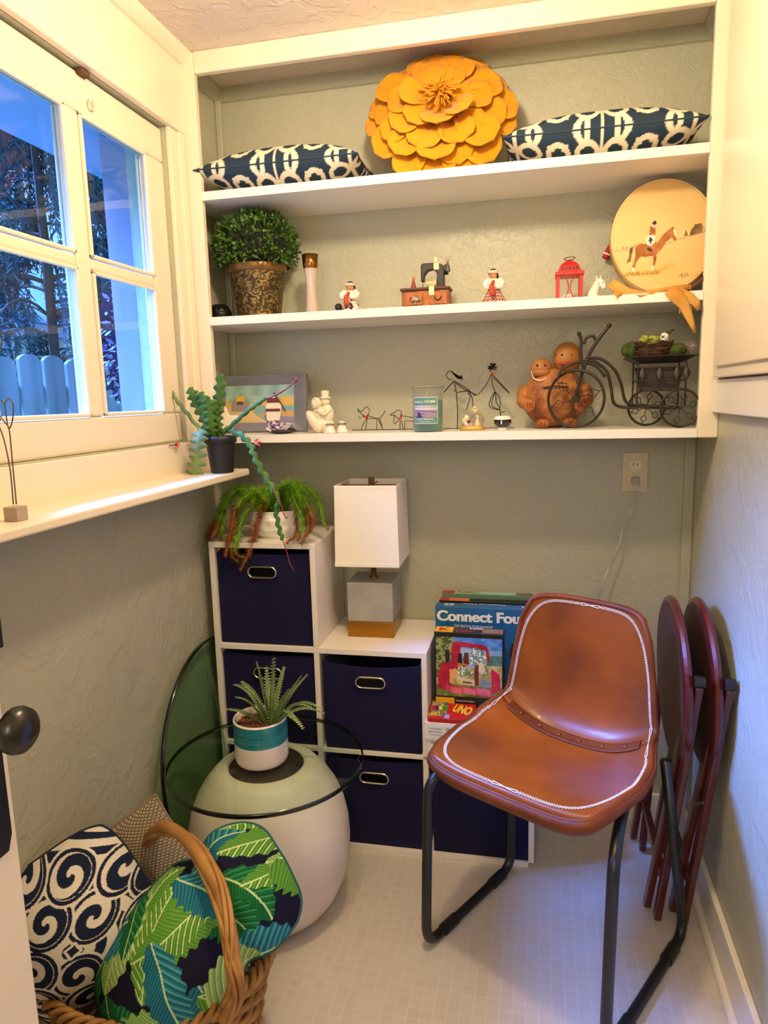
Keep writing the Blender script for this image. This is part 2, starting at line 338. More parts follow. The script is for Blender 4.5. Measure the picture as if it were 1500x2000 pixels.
def conifer(name,label,x,y,h,n,col,col2,seed,drop=1.,r=.055,rmax=1.9):
    rs=np.random.default_rng(seed); t=thing(name,label,'tree',(x,y,-.4),group=None)
    mb=MB(); mb.tube([(x,y,-.4),(x+.05,y,h*.5),(x,y,h)],[r,r*.8,r*.2],10); mb.build('trunk',BARK,t,smooth=True)
    br=MB(); nd=MB()
    for i in range(n):
        z=rs.uniform(.7,h); a=rs.uniform(0,6.28); L=rs.uniform(.5,1)*rmax*(1-.45*z/h); p0=Vector((x,y,z)); dirv=Vector((math.cos(a),math.sin(a),.0))
        pts=[p0+dirv*(L*k/6)+Vector((0,0,.25*math.sin(k/6*2.6)*L*.5-.18*L*(k/6)**2*1.6)) for k in range(7)]
        br.tube(pts,[.018,.015,.013,.011,.009,.006,.003],5)
        for k in range(2,7):
            for q in range(3):
                s=pts[k]+Vector(rs.uniform(-.1,.1,3)); L2=rs.uniform(.25,.7)*drop
                tw=[s+Vector((rs.uniform(-.03,.03),rs.uniform(-.03,.03),-L2*j/4)) for j in range(5)]
                br.tube(tw,.0035,3)
                for j in range(26):
                    c=tw[0].lerp(tw[4],rs.uniform(0,1)); d=Vector(rs.normal(0,1,3)); d.z-=1.; d.normalize(); e=d.orthogonal().normalized()*.008; l=rs.uniform(.05,.12)
                    nd.add([c-e,c+e,c+d*l+e*.4,c+d*l-e*.4],[(0,1,2,3)])
    br.build('branches',BARK,t)
    nd.build('needles',mat(name+'_green',col,.8,col2=col2,cs=3),t)
conifer('hanging_conifer','dark conifer with drooping branches outside the window',-3.75,4.3,5.6,110,'#1d3a44','#2f5a50',3)
conifer('fir_tree','green fir tree behind the drooping conifer',-5.0,9.6,6.0,30,'#2f6b45','#3f8a50',5,.7)
def shrub(name,label,c,r,col,col2,n,seed,s=.05):
    rs=np.random.default_rng(seed); t=thing(name,label,'bush',(c[0],c[1],-.4)); mb=MB(); st=MB()
    for i in range(14):
        e=Vector(c)+Vector(rs.normal(0,1,3)).normalized()*r*.8; st.tube([(c[0],c[1],-.4),Vector(c).lerp(e,.4),e],[.02,.012,.004],5)
    for i in range(n):
        d=Vector(rs.normal(0,1,3)).normalized(); p=Vector(c)+Vector((d.x*r,d.y*r,d.z*r*1.3))*rs.uniform(.6,1); a=Vector(rs.normal(0,1,3)).normalized(); b_=a.orthogonal().normalized()
        mb.add([p-b_*s*.4,p+a*s,p+b_*s*.4,p-a*s],[(0,1,2,3)])
    st.build('branches',BARK,t); mb.build('foliage',mat(name+'_leaf',col,.7,col2=col2,cs=4),t)
shrub('maple_shrub','dark purple leafed bush between fence and corner board outside',(-1.2,2.0,1.62),.40,'#3a2740','#5b3f60',2600,8,.035)
shrub('ivy_shrub','blue green ivy bush at the fence below the purple bush',(-1.2,1.35,.72),.34,'#2b5a58','#3e7d72',2200,9,.04)

# ---------------- door leaf (open into the room) ----------------
DR=mat('door_paint','#f1e3cc',.4); BLK=mat('black_iron','#15100d',.28,.0,spec=.6); 
dr=MB(); dr.box(.272,.31,-1.955,-1.155,.012,2.03); dr=struct('door_1',dr,DR,bevel=.002)
for z0,z1 in ((.17,.74),(1.15,1.9)):
    q=MB(); 
    for y0,y1,a,b_ in ((-1.84,-1.27,z0,z0+.022),(-1.84,-1.27,z1-.022,z1),(-1.84,-1.818,z0,z1),(-1.292,-1.27,z0,z1)): q.box(.316,.322,y0,y1,a,b_)
    q.build('panel_moulding',DR,dr,bevel=.003)
es=MB(); es.prism([(-.022,-.12),(-.014,-.14),(.014,-.14),(.022,-.12),(.022,.11),(.014,.13),(-.014,.13),(-.022,.11)],(.3185,-1.195,.90),(0,1,0),(0,0,1),.005); es=es.build('escutcheon',BLK,dr,bevel=.001)
kb=MB(); kc=(.316,-1.195,.93); pr=[(.021,0),(.021,.006),(.012,.01),(.010,.03),(.0125,.034),(.019,.037),(.0265,.044),(.028,.051),(.026,.059),(.018,.066),(.006,.069),(0,.0695)]
kb.M=Matrix.Translation(kc)@Matrix.Rotation(math.pi/2,4,'Y'); kb.lathe(pr,n=32); kb.build('door_knob',BLK,dr,smooth=True)
tk=MB(); tk.M=Matrix.Translation((.316,-1.19,1.045))@Matrix.Rotation(math.pi/2,4,'Y'); tk.lathe([(.017,0),(.017,.006),(.012,.01),(.011,.02)],n=20); tk.box(-.018,.018,-.005,.005,.02,.036); tk.build('thumb_turn',BLK,dr,bevel=.001)

# ---------------- cube organiser and bins ----------------
LAM=mat('white_laminate','#ece3d6',.4,spec=.4,bump=(90,.05,2))
UX,UY,UR=.036,-.058,.0145; cu=thing('cube_organiser','white stepped cube organiser of six compartments against the back wall','cube organiser',(UX,UY,0),UR)
T=.0155; D_=.288; c=[0,.2985,.6045,.9105]
def pan(name,x0,x1,z0,z1): MB().box(x0,x1,0,D_,z0,z1).build(name,LAM,cu,local=True,bevel=.0012)
pan('bottom_panel',T,c[3]-T,.0,.016)
pan('side_panel',0,T,0,.894); pan('top_panel',0,c[1]+T,.894,.91)
pan('divider',c[1],c[1]+T,.016,.595); pan('divider',c[1],c[1]+T,.611,.894)
pan('step_panel',T,c[2]+T,.595,.611)
pan('divider',c[2],c[2]+T,.016,.595)
pan('step_panel',T,c[3],.298,.311) ; pan('side_panel',c[3]-T,c[3],.016,.298)
MB().box(T,c[3]-T,D_-.004,D_-.001,.016,.298).build('back_panel',LAM,cu,local=True)
MB().box(T,c[1],D_-.004,D_-.001,.611,.894).build('back_panel',LAM,cu,local=True)
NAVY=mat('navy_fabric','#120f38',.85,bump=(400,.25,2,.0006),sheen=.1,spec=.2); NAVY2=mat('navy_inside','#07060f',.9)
CHR=mat('chrome','#cfc8b8',.18,1.)
def stadium(w,h,n=10,cx=0,cz=0):
    r=h/2; return [(cx+w/2-r+r*math.cos(a),cz+r*math.sin(a)) for a in np.linspace(-math.pi/2,math.pi/2,n)]+[(cx-w/2+r+r*math.cos(a),cz+r*math.sin(a)) for a in np.linspace(math.pi/2,3*math.pi/2,n)]
def bin_(x,z,label,pull=0.,tilt=0.,w=.274,h=.268,sag=.004):
    ang=UR; ca,sa=math.cos(ang),math.sin(ang); lx,ly=x,.012-pull
    t=thing('storage_bin',label,'fabric bin',(UX+lx*ca-ly*sa,UY+lx*sa+ly*ca,z),ang,'navy storage bins in the cube organiser'); t.rotation_euler=(tilt,0,ang)
    # front wall with an oval hole, other walls, inner
    rows=8; cz=h*.80; rh=.013; xs=.026; HO=[];OU=[]
    for k in range(14): q=-math.pi/2+math.pi*k/13; HO.append((xs+rh*math.cos(q),cz+rh*math.sin(q))); OU.append((w/2,h*k/13))
    for k in range(1,12): q=k/12; HO.append((xs-2*xs*q,cz+rh)); OU.append((w/2-w*q,h))
    for k in range(14): q=math.pi/2+math.pi*k/13; HO.append((-xs+rh*math.cos(q),cz+rh*math.sin(q))); OU.append((-w/2,h-h*k/13))
    for k in range(1,12): q=k/12; HO.append((-xs+2*xs*q,cz-rh)); OU.append((-w/2+w*q,0))
    P=[[(a[0]+(e[0]-a[0])*(j/rows),0,a[1]+(e[1]-a[1])*(j/rows)) for j in range(rows+1)] for a,e in zip(HO,OU)]
    def puff(p):
        x_,y_,z_=p; b_=(1-(2*x_/w)**2)*(1-(2*z_/h-1)**2); top=max(0,(z_/h-.8)/.2)**2*(1-(2*x_/w)**2)
        return (x_,y_-.007*max(b_,0)**.7,z_-sag*top)
    P=[[puff(p) for p in r_] for r_ in P]; f=MB(); f.grid(P,closeu=True)
    f.add([(-w/2,0,0),(-w/2,.262,0),(-w/2,.262,h),(-w/2,0,h)],[(0,1,2,3)]); f.add([(w/2,0,0),(w/2,.262,0),(w/2,.262,h),(w/2,0,h)],[(3,2,1,0)])
    f.add([(-w/2,.262,0),(w/2,.262,0),(w/2,.262,h),(-w/2,.262,h)],[(3,2,1,0)]); f.add([(-w/2,0,0),(w/2,0,0),(w/2,.262,0),(-w/2,.262,0)],[(3,2,1,0)])
    f.build('body',NAVY,t,local=True,smooth=False,solid=.003)
    g=MB(); oc=stadium(.091,.039,16,0,h*.80); ic=stadium(.074,.022,16,0,h*.80); rim=[]
    cpath=stadium(.083,.031,16,0,h*.80); g.tube([(p[0],-.0095,p[1]) for p in cpath],.0058,10,True,.55) ; g.build('grommet_handle',CHR,t,local=True,smooth=True)
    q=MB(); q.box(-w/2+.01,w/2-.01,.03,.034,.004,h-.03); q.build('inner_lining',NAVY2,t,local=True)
    return t
B=.157
bin_(B,.611,'navy fabric bin in the topmost cube, under the trailing plant')
bin_(B,.3125,'navy fabric bin behind the spiky aloe plant')
bin_(B,.0165,'navy fabric bin mostly hidden behind the round white pedestal')
bin_(B+.306,.313,'navy fabric bin tilted slightly out, right below the table lamp',pull=.006,tilt=.035,sag=.012,h=.262)
bin_(B+.306,.0165,'navy fabric bin at the bottom, between pedestal and black chair leg',pull=.003,sag=.008)
bin_(B+.612,.0165,'navy fabric bin at the bottom right, behind the leather chair',pull=.002)

# ---------------- table lamp ----------------
BRASS=mat('brass','#a9772f',.35,1.,bump=(200,.1,2)); BRASSD=mat('aged_brass','#7a5a34',.38,.9); CONC=mat('concrete','#a7a49d',.8,col2='#989690',cs=14,cd=6,bump=(80,.2,4))
SHADE=mat('lamp_linen','#f6efe0',.9,bump=(500,.15,1,.0004)); 
lp=thing('table_lamp','table lamp with square white shade on a concrete and brass block','table lamp',(.473,.122,.611),.03)
MB().box(-.068,.068,-.068,.068,.0,.047).build('brass_foot',BRASS,lp,local=True,bevel=.0015)
MB().box(-.067,.067,-.067,.067,.0475,.163).build('concrete_block',CONC,lp,local=True,bevel=.0015)
q=MB(); q.lathe([(.014,.163),(.014,.168),(.008,.172),(.008,.46)],n=20); q.build('stem',BRASSD,lp,local=True,smooth=True)
# square shade tapering a little to the top, open above and below
def sq(h,z): return [(h,-h,z),(h,h,z),(-h,h,z),(-h,-h,z)]
s=MB(); a,b_=sq(.092,.218),sq(.088,.447)
for i in range(4): j=(i+1)%4; s.add([a[i],a[j],b_[j],b_[i]],[(0,1,2,3)])
s=s.build('shade',SHADE,lp,local=True,solid=.002)
for hh,z0,z1 in ((.0935,.216,.228),(.0895,.439,.449)):
    q=MB(); o_,i_=hh,hh-.003
    q.box(-o_,o_,-o_,-i_,z0,z1);q.box(-o_,o_,i_,o_,z0,z1);q.box(-o_,-i_,-i_,i_,z0,z1);q.box(i_,o_,-i_,i_,z0,z1); q.build('trim_band',SHADE,s,local=True,bevel=.0012)
q=MB(); q.tube([(-.088,0,.44),(.088,0,.44)],.0018,6); q.tube([(0,-.088,.44),(0,.088,.44)],.0018,6); q.build('shade_spider',BRASSD,lp,local=True)
q=MB(); q.box(-.008,.008,-.008,.008,.442,.462); q.build('finial',BRASSD,lp,local=True,bevel=.001)

# ---------------- pedestal table: white drum planter + glass top, second glass disc ----------------
CER=mat('white_ceramic_wood','#f0e6da',.38,col2='#e4d5c6',cs=3.2,cd=4,stretch=(1,1,5),cr=(.3,.7),bump=(12,.15,2,.002))
dc=(.283,-.305); dp=thing('round_pedestal','large white rounded drum pedestal with dark recess in its top, on the floor','pedestal',(dc[0],dc[1],0))
prof=[(.118,.0),(.128,.003),(.146,.014),(.17,.045),(.19,.09),(.202,.14),(.2055,.19),(.203,.235),(.194,.28),(.179,.318),(.160,.35),(.142,.372),(.130,.385),(.124,.389),(.118,.3905),(.112,.3925),(.100,.3955),(.096,.3945),(.0935,.390)]
MB().lathe(prof,(dc[0],dc[1],0),72).build('body',CER,dp,smooth=True)
MB().lathe([(.0,.388),(.0945,.388),(.0935,.392)],(dc[0],dc[1],0),48).build('recess_disc',mat('recess_brown','#43382f',.5),dp,smooth=False)
GT=glassmat('green_glass',(.80,.90,.80),1.5); GE=mat('glass_edge','#06140d',.12,spec=.7)
gt=thing('glass_tabletop','round clear glass tabletop lying on the white pedestal','glass disc',(dc[0],dc[1],.402))
MB().lathe([(0,.004),(.243,.004)],(dc[0],dc[1],.404),96).build('pane',GT,gt); 
MB().lathe([(.243,-.0060),(.2465,-.004),(.2465,.004),(.243,.0060)],(dc[0],dc[1],.402),96).build('edge',GE,gt,smooth=True)
g2=thing('glass_disc','larger round green glass disc leaning on the left wall behind the pedestal','glass disc',(.075,-.09,.004))
th=math.asin((.075-.02)/.62); g2.rotation_euler=(0,-th,0)
def disc(n,r,t): 
    m=MB(); m.M=Matrix.Translation((0,0,.312))@Matrix.Rotation(math.pi/2,4,'Y'); return m
m=disc(0,0,0); m.lathe([(0,0),(.308,0)],n=96); m.build('pane',glassmat('green_glass_deep',(.55,.74,.58),1.5),g2,local=True)
m=disc(0,0,0); m.lathe([(.308,-.006),(.312,-.004),(.312,.004),(.308,.006)],n=96); m.build('edge',GE,g2,local=True,smooth=True)
# ---------------- aloe in a two-tone pot on the glass ----------------
pc=at(512,1475,Z=.42); pc=Vector((pc.x,pc.y-.0,.409)); al=thing('potted_aloe','spiky green aloe in a teal and white pot on the glass tabletop','potted plant',pc)
GLZ=mat('white_glaze','#f3e6da',.16,spec=.6,col2='#eadbcf',cs=10); TEAL=mat('teal_glaze','#2f8a93',.2,spec=.6,col2='#1f6f7a',cs=60,stretch=(.2,.2,3))
m=MB(); m.lathe([(0,0),(.056,0),(.063,.004),(.0665,.014),(.0665,.058)],n=48); pot=m.build('pot',GLZ,al,local=True,smooth=True)
m=MB(); m.lathe([(.0668,.058),(.067,.10),(.0668,.112)],n=48); m.build('glaze_band',TEAL,al,local=True,smooth=True)
m=MB(); m.lathe([(.0668,.112),(.066,.1155),(.0635,.116),(.062,.113),(.062,.09)],n=48); m.build('rim',GLZ,al,local=True,smooth=True)
m=MB(); m.lathe([(0,.098),(.03,.1),(.0618,.096)],n=32); 
for i in range(160):
    a,r_=rng.uniform(0,6.28),.058*math.sqrt(rng.uniform()); m.ell((r_*math.cos(a),r_*math.sin(a),.1),rng.uniform(.002,.005,3),6,4,Euler(rng.uniform(0,3,3)).to_matrix())
m.build('bark_mulch',mat('mulch','#3a2318',.9,col2='#8a5a3a',cs=90),al,local=True)
ALO=mat('aloe_green','#56733a',.4,col2='#7f9455',cs=30,spec=.5); THN=mat('aloe_thorn','#c9d6a0',.5)
def blade(b_,e,wd,sag,mat_,par,n=12,thorns=True,name='leaf'):
    b_=Vector(b_);e=Vector(e);m=MB();P=[];pts=[b_.lerp(e,t)+Vector((0,0,sag*math.sin(math.pi*t))) for t in np.linspace(0,1,n)]
    for i,p in enumerate(pts):
        t=i/(n-1); tg=(pts[min(i+1,n-1)]-pts[max(i-1,0)]).normalized(); sd=tg.cross(Vector((0,0,1))); sd=sd.normalized() if sd.length>.05 else Vector((1,0,0)); up=sd.cross(tg).normalized(); w_=wd*(1-t**1.6)*(.75+.5*t)+.0004
        P.append([p-sd*w_+up*w_*.28,p-sd*w_*.5-up*w_*.3,p-up*w_*.5,p+sd*w_*.5-up*w_*.3,p+sd*w_+up*w_*.28,p+up*w_*.05,p-sd*w_+up*w_*.28])
        if thorns and i<n-1:
            for sg in (-1,1):
                for q in (0,.5):
                    pp=p.lerp(pts[i+1],q)+sd*w_*sg+up*w_*.28; m.k=1; m.add([pp-tg*.0016,pp+tg*.0016,pp+sd*sg*.0042+tg*.002],[(0,1,2)]); m.k=0
    m.grid(P); return m.build(name,[mat_,THN],par,smooth=True)
apx=Vector((pc.x+.028,pc.y+.0,pc.z+.1))
for (u,v,dy,sg) in ((500,1290,.0,.01),(535,1281,-.03,.0),(590,1318,.03,.01),(602,1316,.06,.012),(455,1337,.02,.03),(458,1362,-.05,.022),(437,1385,-.03,.012),(633,1388,-.02,.04),(636,1395,.03,.03),(594,1426,-.07,.035),(612,1383,.05,.03),(565,1345,-.05,.01),(520,1300,.05,.0),(470,1330,.06,.02),(575,1402,-.08,.03),(556,1300,.06,.01)):
    e=at(u,v,Y=pc.y+dy); d=(e-apx); blade(apx+Vector((d.x,d.y,0))*.06-Vector((0,0,.01)),e,.0085,sg,ALO,al)

# ---------------- leather chair ----------------
LEA=mat('tan_leather','#a3500f',.36,col2='#70330a',cs=5.5,cd=6,spec=.45,coat=.08,bump=(60,.2,5,.0015),cr=(.3,.72)); LEAD=mat('leather_edge','#7f3c10',.5,col2='#672c0a',cs=12,spec=.3); THR=mat('white_thread','#f0e4d0',.8); STL=mat('black_steel','#121316',.38,.0,spec=.6)
ch=thing('leather_chair','tan leather bucket chair with white stitching and black steel sled legs','chair',(1.003,-.305,0),math.radians(-29.4))
PY=[(-.228,.488),(-.215,.497),(-.17,.496),(-.10,.484),(-.02,.471),(.06,.463),(.105,.467),(.135,.488),(.155,.53),(.170,.59),(.183,.66),(.192,.72),(.200,.765),(.206,.797)]
pp=[Vector((0,a,b_)) for a,b_ in PY]; pp=smoothpath(pp,6); LN=[0.]
for i in range(1,len(pp)): LN.append(LN[-1]+(pp[i]-pp[i-1]).length)
LT=LN[-1]; SC_=LN[6*6]  # crease arc length
def prof_at(a):
    a=min(max(a,0),LT); i=int(np.searchsorted(LN,a)); i=max(1,min(i,len(LN)-1)); f=(a-LN[i-1])/(LN[i]-LN[i-1]); return pp[i-1].lerp(pp[i],f)
def hw(a):
    return float(np.interp(a,[0,.06,.18,.27,SC_,SC_+.08,SC_+.2,SC_+.28,LT],[.200,.207,.222,.218,.196,.192,.180,.168,.152]))
def shell(t,s):
    pt=(1-(1-abs(t)**6)**(1/4)) if abs(t)<1 else 1.
    a0=.075*pt; a1=LT-.055*pt; a=a0+(a1-a0)*s; p=prof_at(a); h=hw(a); x=t*h
    k=a/LT; seatw=math.exp(-((a-SC_*.62)/.16)**2); cr=math.exp(-((a-SC_)/.085)**2); bk=1/(1+math.exp(-(a-SC_-.07)/.03))
    e=abs(t)**2.6
    z=p.z+e*(.026*seatw+.055*cr); y=p.y-e*(.012*cr+.034*bk)
    return Vector((x-.012-.02*k,y,z))
def sgrid(s0,s1,ns,nt): return [[shell(t,s) for t in np.linspace(-1,1,nt)] for s in np.linspace(s0,s1,ns)]
sc=SC_/LT
m=MB(); m.grid(sgrid(0,sc,26,41)); m.build('seat',LEA,ch,local=True,smooth=True,solid=.008)
m=MB(); m.grid(sgrid(sc,1,30,41)); m.build('backrest',LEA,ch,local=True,smooth=True,solid=.008)
per=[shell(t,0) for t in np.linspace(-1,1,40)]+[shell(1,s) for s in np.linspace(0,1,60)[1:]]+[shell(t,1) for t in np.linspace(1,-1,30)[1:]]+[shell(-1,s) for s in np.linspace(1,0,60)[1:-1]]
m=MB(); m.tube([p+Vector((0,0,-.004)) for p in per],.0075,10,True); m.build('rolled_edge',LEAD,ch,local=True,smooth=True)
# hanging side flap below the seat edge
m=MB(); row=[shell(-1,s) for s in np.linspace(sc*1.02,.0,26)]+[shell(t,0) for t in np.linspace(-1,1,40)[1:]]+[shell(1,s) for s in np.linspace(0,sc*1.02,26)[1:]]
N=len(row); P=[]
for i,p in enumerate(row):
    c0=Vector((-.02,-.02,p.z)); d=(c0-p); d.z=0; d.normalize(); hgt=.034*min(1,min(i,N-1-i)/10); P.append([p-d*.008,p-d*.010-Vector((0,0,hgt*.5)),p+d*.004-Vector((0,0,hgt))])
m.grid(P); m.build('side_flap',LEAD,ch,local=True,smooth=True,solid=.004)
# cross stitching just inside the edge
def nrm(t,s):
    a=shell(min(t+.01,.99),s)-shell(t-.01,s); b_=shell(t,min(s+.01,1))-shell(t,max(s-.01,0)); return a.cross(b_).normalized()
def loop(a,k):
    c_,s_=math.cos(a),math.sin(a); q=lambda v: math.copysign(abs(v)**(2/7),v); return .962*k*q(c_),.5+.480*k*q(s_)
fine=[loop(a,1) for a in np.linspace(0,2*math.pi,2400)]; P3=[shell(*q) for q in fine]; acc=[0.]
for i in range(1,len(P3)): acc.append(acc[-1]+(P3[i]-P3[i-1]).length)
m=MB()
for ph in (0,1):
    pts=[]; cnt=int(acc[-1]/.0058)//2*2
    for i in range(cnt):
        j=int(np.searchsorted(acc,acc[-1]*i/cnt)); j=min(max(j,1),len(fine)-2); t,s=fine[j]; tg=(P3[j+1]-P3[j-1]).normalized(); nn=nrm(t,s); sd=tg.cross(nn).normalized()
        pts.append(P3[j]+nn*.0056+sd*(.0032*(1 if (i+ph)%2 else -1)))
    m.tube(pts,.0010,5,True)
m.build('cross_stitching',THR,ch,local=True)
# riveted strap over the crease
m=MB(); P=[]
for s in np.linspace(sc-.022,sc+.022,6):
    P.append([shell(t,s)+nrm(t,s)*.0062 for t in np.linspace(-.88,.88,36)])
m.grid(P); stp=m.build('crease_strap',LEAD,ch,local=True,smooth=True,solid=.002)
for t in (-.72,-.45,-.18,.10,.4,.7):
    p=shell(t,sc+.002)+nrm(t,sc)*.008; q=MB(); q.ell(p,(.0048,.0048,.0028),12,8,nrm(t,sc).to_track_quat('Z','Y').to_matrix()); q.build('rivet',mat('rivet_brass','#8a5a33',.35,.8),stp,local=True,smooth=True)
for sx in (-1,1):
    x=.2225*sx; path=fillet([(sx*.150,.04,.452),(sx*.196,-.12,.455),(x,-.205,.43),(x,-.222,.012),(x,.155 if sx<0 else .212,.012),(sx*.198,.112,.49)],.055,8)
    m=MB(); m.tube(path,.0118,14); fr_=m.build('sled_leg',STL,ch,local=True,smooth=True)
    for y in (-.13,.085 if sx<0 else .125):
        q=MB(); q.tube([(x,y-.026,.0125),(x,y+.026,.0125)],.0145,14); q.build('floor_sleeve',STL,fr_,local=True,smooth=False)
for y,z in ((-.06,.443),(.09,.437)):
    m=MB(); m.tube([(-.175,y,z),(.175,y,z)],.009,10); m.build('cross_tube',STL,ch,local=True,smooth=True)

# ---------------- folded round-top tray tables ----------------
MAH=mat('mahogany','#5e1a10',.3,col2='#47120b',cs=12,cd=4,coat=.3,stretch=(1,1,.25)); MAHT=mat('mahogany_top','#4a211b',.45,col2='#431c17',cs=5)
ft=thing('folding_table','folded mahogany table with round top, nearest the leather chair','folding table',(1.262,-.03,0))
def ftab(t):
    m=MB(); m.M=Matrix.Translation((.005,-.07,.602))@Matrix.Rotation(-math.pi/2-.035,4,'Y')
    m.lathe([(0,.0),(.190,.0),(.199,-.003),(.203,-.010),(.199,-.018),(.190,-.021),(0,-.021)],n=72); m.k=1; m.lathe([(0,.0004),(.188,.0004)],n=72); m.build('tabletop',[MAH,MAHT],t,local=True,smooth=False,bevel=0)
    def leg(y0,z0,y1,z1,x0,x1,w_=.028,th_=.016):
        q=MB(); a=Vector((x0,y0,z0));b_=Vector((x1,y1,z1)); d=(b_-a).normalized(); s_=Vector((1,0,0)); e=d.cross(s_).normalized(); vs=[]
        L=(b_-a).length; pts=[(0,-w_/2),(L-.01,-w_/2),(L,-w_/2+.008),(L,w_/2-.008),(L-.01,w_/2),(0,w_/2),(-.008,w_/2-.008),(-.008,-w_/2+.008)]
        q.prism(pts,a,d,e,th_); return q.build('leg',MAH,t,local=True,bevel=.003)
    l1=leg(-.255,.66,-.155,.004,.034,-.015); l2=leg(.155,.66,.115,.004,.034,-.015)
    l3=leg(-.20,.52,-.115,.006,.016,-.034); l4=leg(.12,.50,.165,.006,.016,-.034)
    for yy,zz,x_ in ((-.262,.688,.034),(.16,.688,.034)):
        q=MB(); q.tube([(x_-.012,yy,zz-.014),(x_+.010,yy,zz-.014)],.013,14); q.build('hinge_knuckle',BLK,t,local=True)
    for l,y0,z0 in ((l1,-.208,.36),(l2,.137,.36)):
        q=MB(); q.tube([(-.012,y0,z0),(.02,y0,z0)],.006,10); q.build('pivot_bolt',BLK,t,local=True)
    q=MB(); q.box(-.018,-.002,-.17,.13,.13,.155); q.build('stretcher',MAH,t,local=True,bevel=.002)
    q=MB(); q.box(.022,.036,-.24,.15,.60,.625); q.build('stretcher',MAH,t,local=True,bevel=.002)
ftab(ft); dup(ft,(1.322,-.035,0),0,'folded mahogany table with round top, closest to the right wall','folding_tables'); 
for o in C.objects:
    if o.name.startswith('folding_table'): o['group']='folded round mahogany tables by the right wall'
# ---------------- power outlet and lamp cord ----------------
IV=mat('ivory_plastic','#c9bb97',.4); ot=thing('wall_outlet','ivory double wall outlet on the back wall under the shelf','outlet',(1.2145,YB,1.073))
a=MB(); a.box(-.0345,.0345,-.006,0,-.056,.056); a.build('cover_plate',IV,ot,local=True,bevel=.002)
for z in (.021,-.021):
    q=MB(); q.prism([(.0165*math.cos(k)*1.0,max(-.0135,min(.0135,.0165*math.sin(k)))) for k in np.linspace(0,6.283,33)[:-1]],(0,-.0068,z),(1,0,0),(0,0,1),.003); s_=q.build('socket',mat('ivory_face','#d8cdb0',.35),ot,local=True)
    if z>0:
        q=MB(); q.box(-.0065,-.0045,-.0095,-.0083,z-.002,z+.007); q.box(.0045,.0065,-.0095,-.0083,z-.001,z+.006); q.build('slots',BLK,s_,local=True)
q=MB(); q.tube([(0,-.006,0),(0,-.0085,0)],.0028,12); q.build('screw',CHR,ot,local=True)
CORD=mat('clear_cord','#8f9088',.3,col2='#c8c8be',cs=20); pc_=thing('lamp_cord','clear grey cord plugged in the wall outlet and hanging behind the leather chair','cord',(1.2145,YB-.03,1.05))
q=MB(); q.box(1.2145-.011,1.2145+.011,YB-.032,YB-.0085,1.041,1.062); q.build('plug',mat('grey_plug','#9a948a',.3),pc_,bevel=.004)
pth=[(1.2145,YB-.03,1.045),at(1243,965,Y=YB-.03),at(1240,985,Y=YB-.03),at(1217,1030,Y=YB-.03),at(1209,1066,Y=YB-.03),at(1187,1115,Y=YB-.04),at(1168,1172,Y=YB-.05),(1.10,.19,.6),(1.07,.2,.35),(1.05,.21,.06),(.99,.2,.006),(.96,.16,.0045)]
P_=smoothpath(pth,8)
for dx in (-.0014,.0014):
    q=MB(); q.tube([p+Vector((dx,0,0)) for p in P_],.0016,6); q.build('wire',CORD,pc_,smooth=True)
# ---------------- printed patterns ----------------
def lattice(x,y):
    """cream trellis on slate blue, tile size 1, mirrored about both axes"""
    ax,ay=np.abs((x%1)-.5),np.abs((y%1)-.5); w_=.030
    def rg(cx,cy,r,w=w_): return np.abs(np.hypot(ax-cx,ay-cy)-r)<w
    def seg(x1,y1,x2,y2,w=w_):
        t=np.clip(((ax-x1)*(x2-x1)+(ay-y1)*(y2-y1))/((x2-x1)**2+(y2-y1)**2),0,1); return np.hypot(ax-x1-t*(x2-x1),ay-y1-t*(y2-y1))<w
    l=(ax<.020)|(ay<.020)|(rg(.30,.30,.135)&((ax+ay)<.66))|rg(.5,.5,.115)|(rg(.5,.16,.12)&(ax<.5))|(rg(.16,.5,.12))|seg(.14,.14,.20,.20,.035)|seg(.30,.30,.24,.36,.028)|seg(.30,.30,.36,.24,.028)|seg(.24,.24,.30,.30,.028)|(np.hypot(ax-.5,ay-.0)<.045)|(np.hypot(ax,ay-.5)<.045)|seg(.40,.40,.44,.44,.02)|seg(.0,.10,.09,.13,.02)|seg(.10,.0,.13,.09,.02)
    return l
def cushion_pts(W_,H_,T_,n=120,ear=.05):
    u=np.linspace(-1,1,n); U,V=np.meshgrid(u,u,indexing='ij')
    pin=lambda a,b_: 1-ear*(1-b_**2)*0-ear*np.abs(a*0+1)*(1-np.abs(b_)**2)**1*.9
    X_=U*W_/2*(1-ear*(1-V**2)); Y_=V*H_/2*(1-ear*(1-U**2)); Z_=T_/2*np.clip((1-np.abs(U)**2.6)*(1-np.abs(V)**2.6),0,1)**.55
    return U,V,X_,Y_,Z_
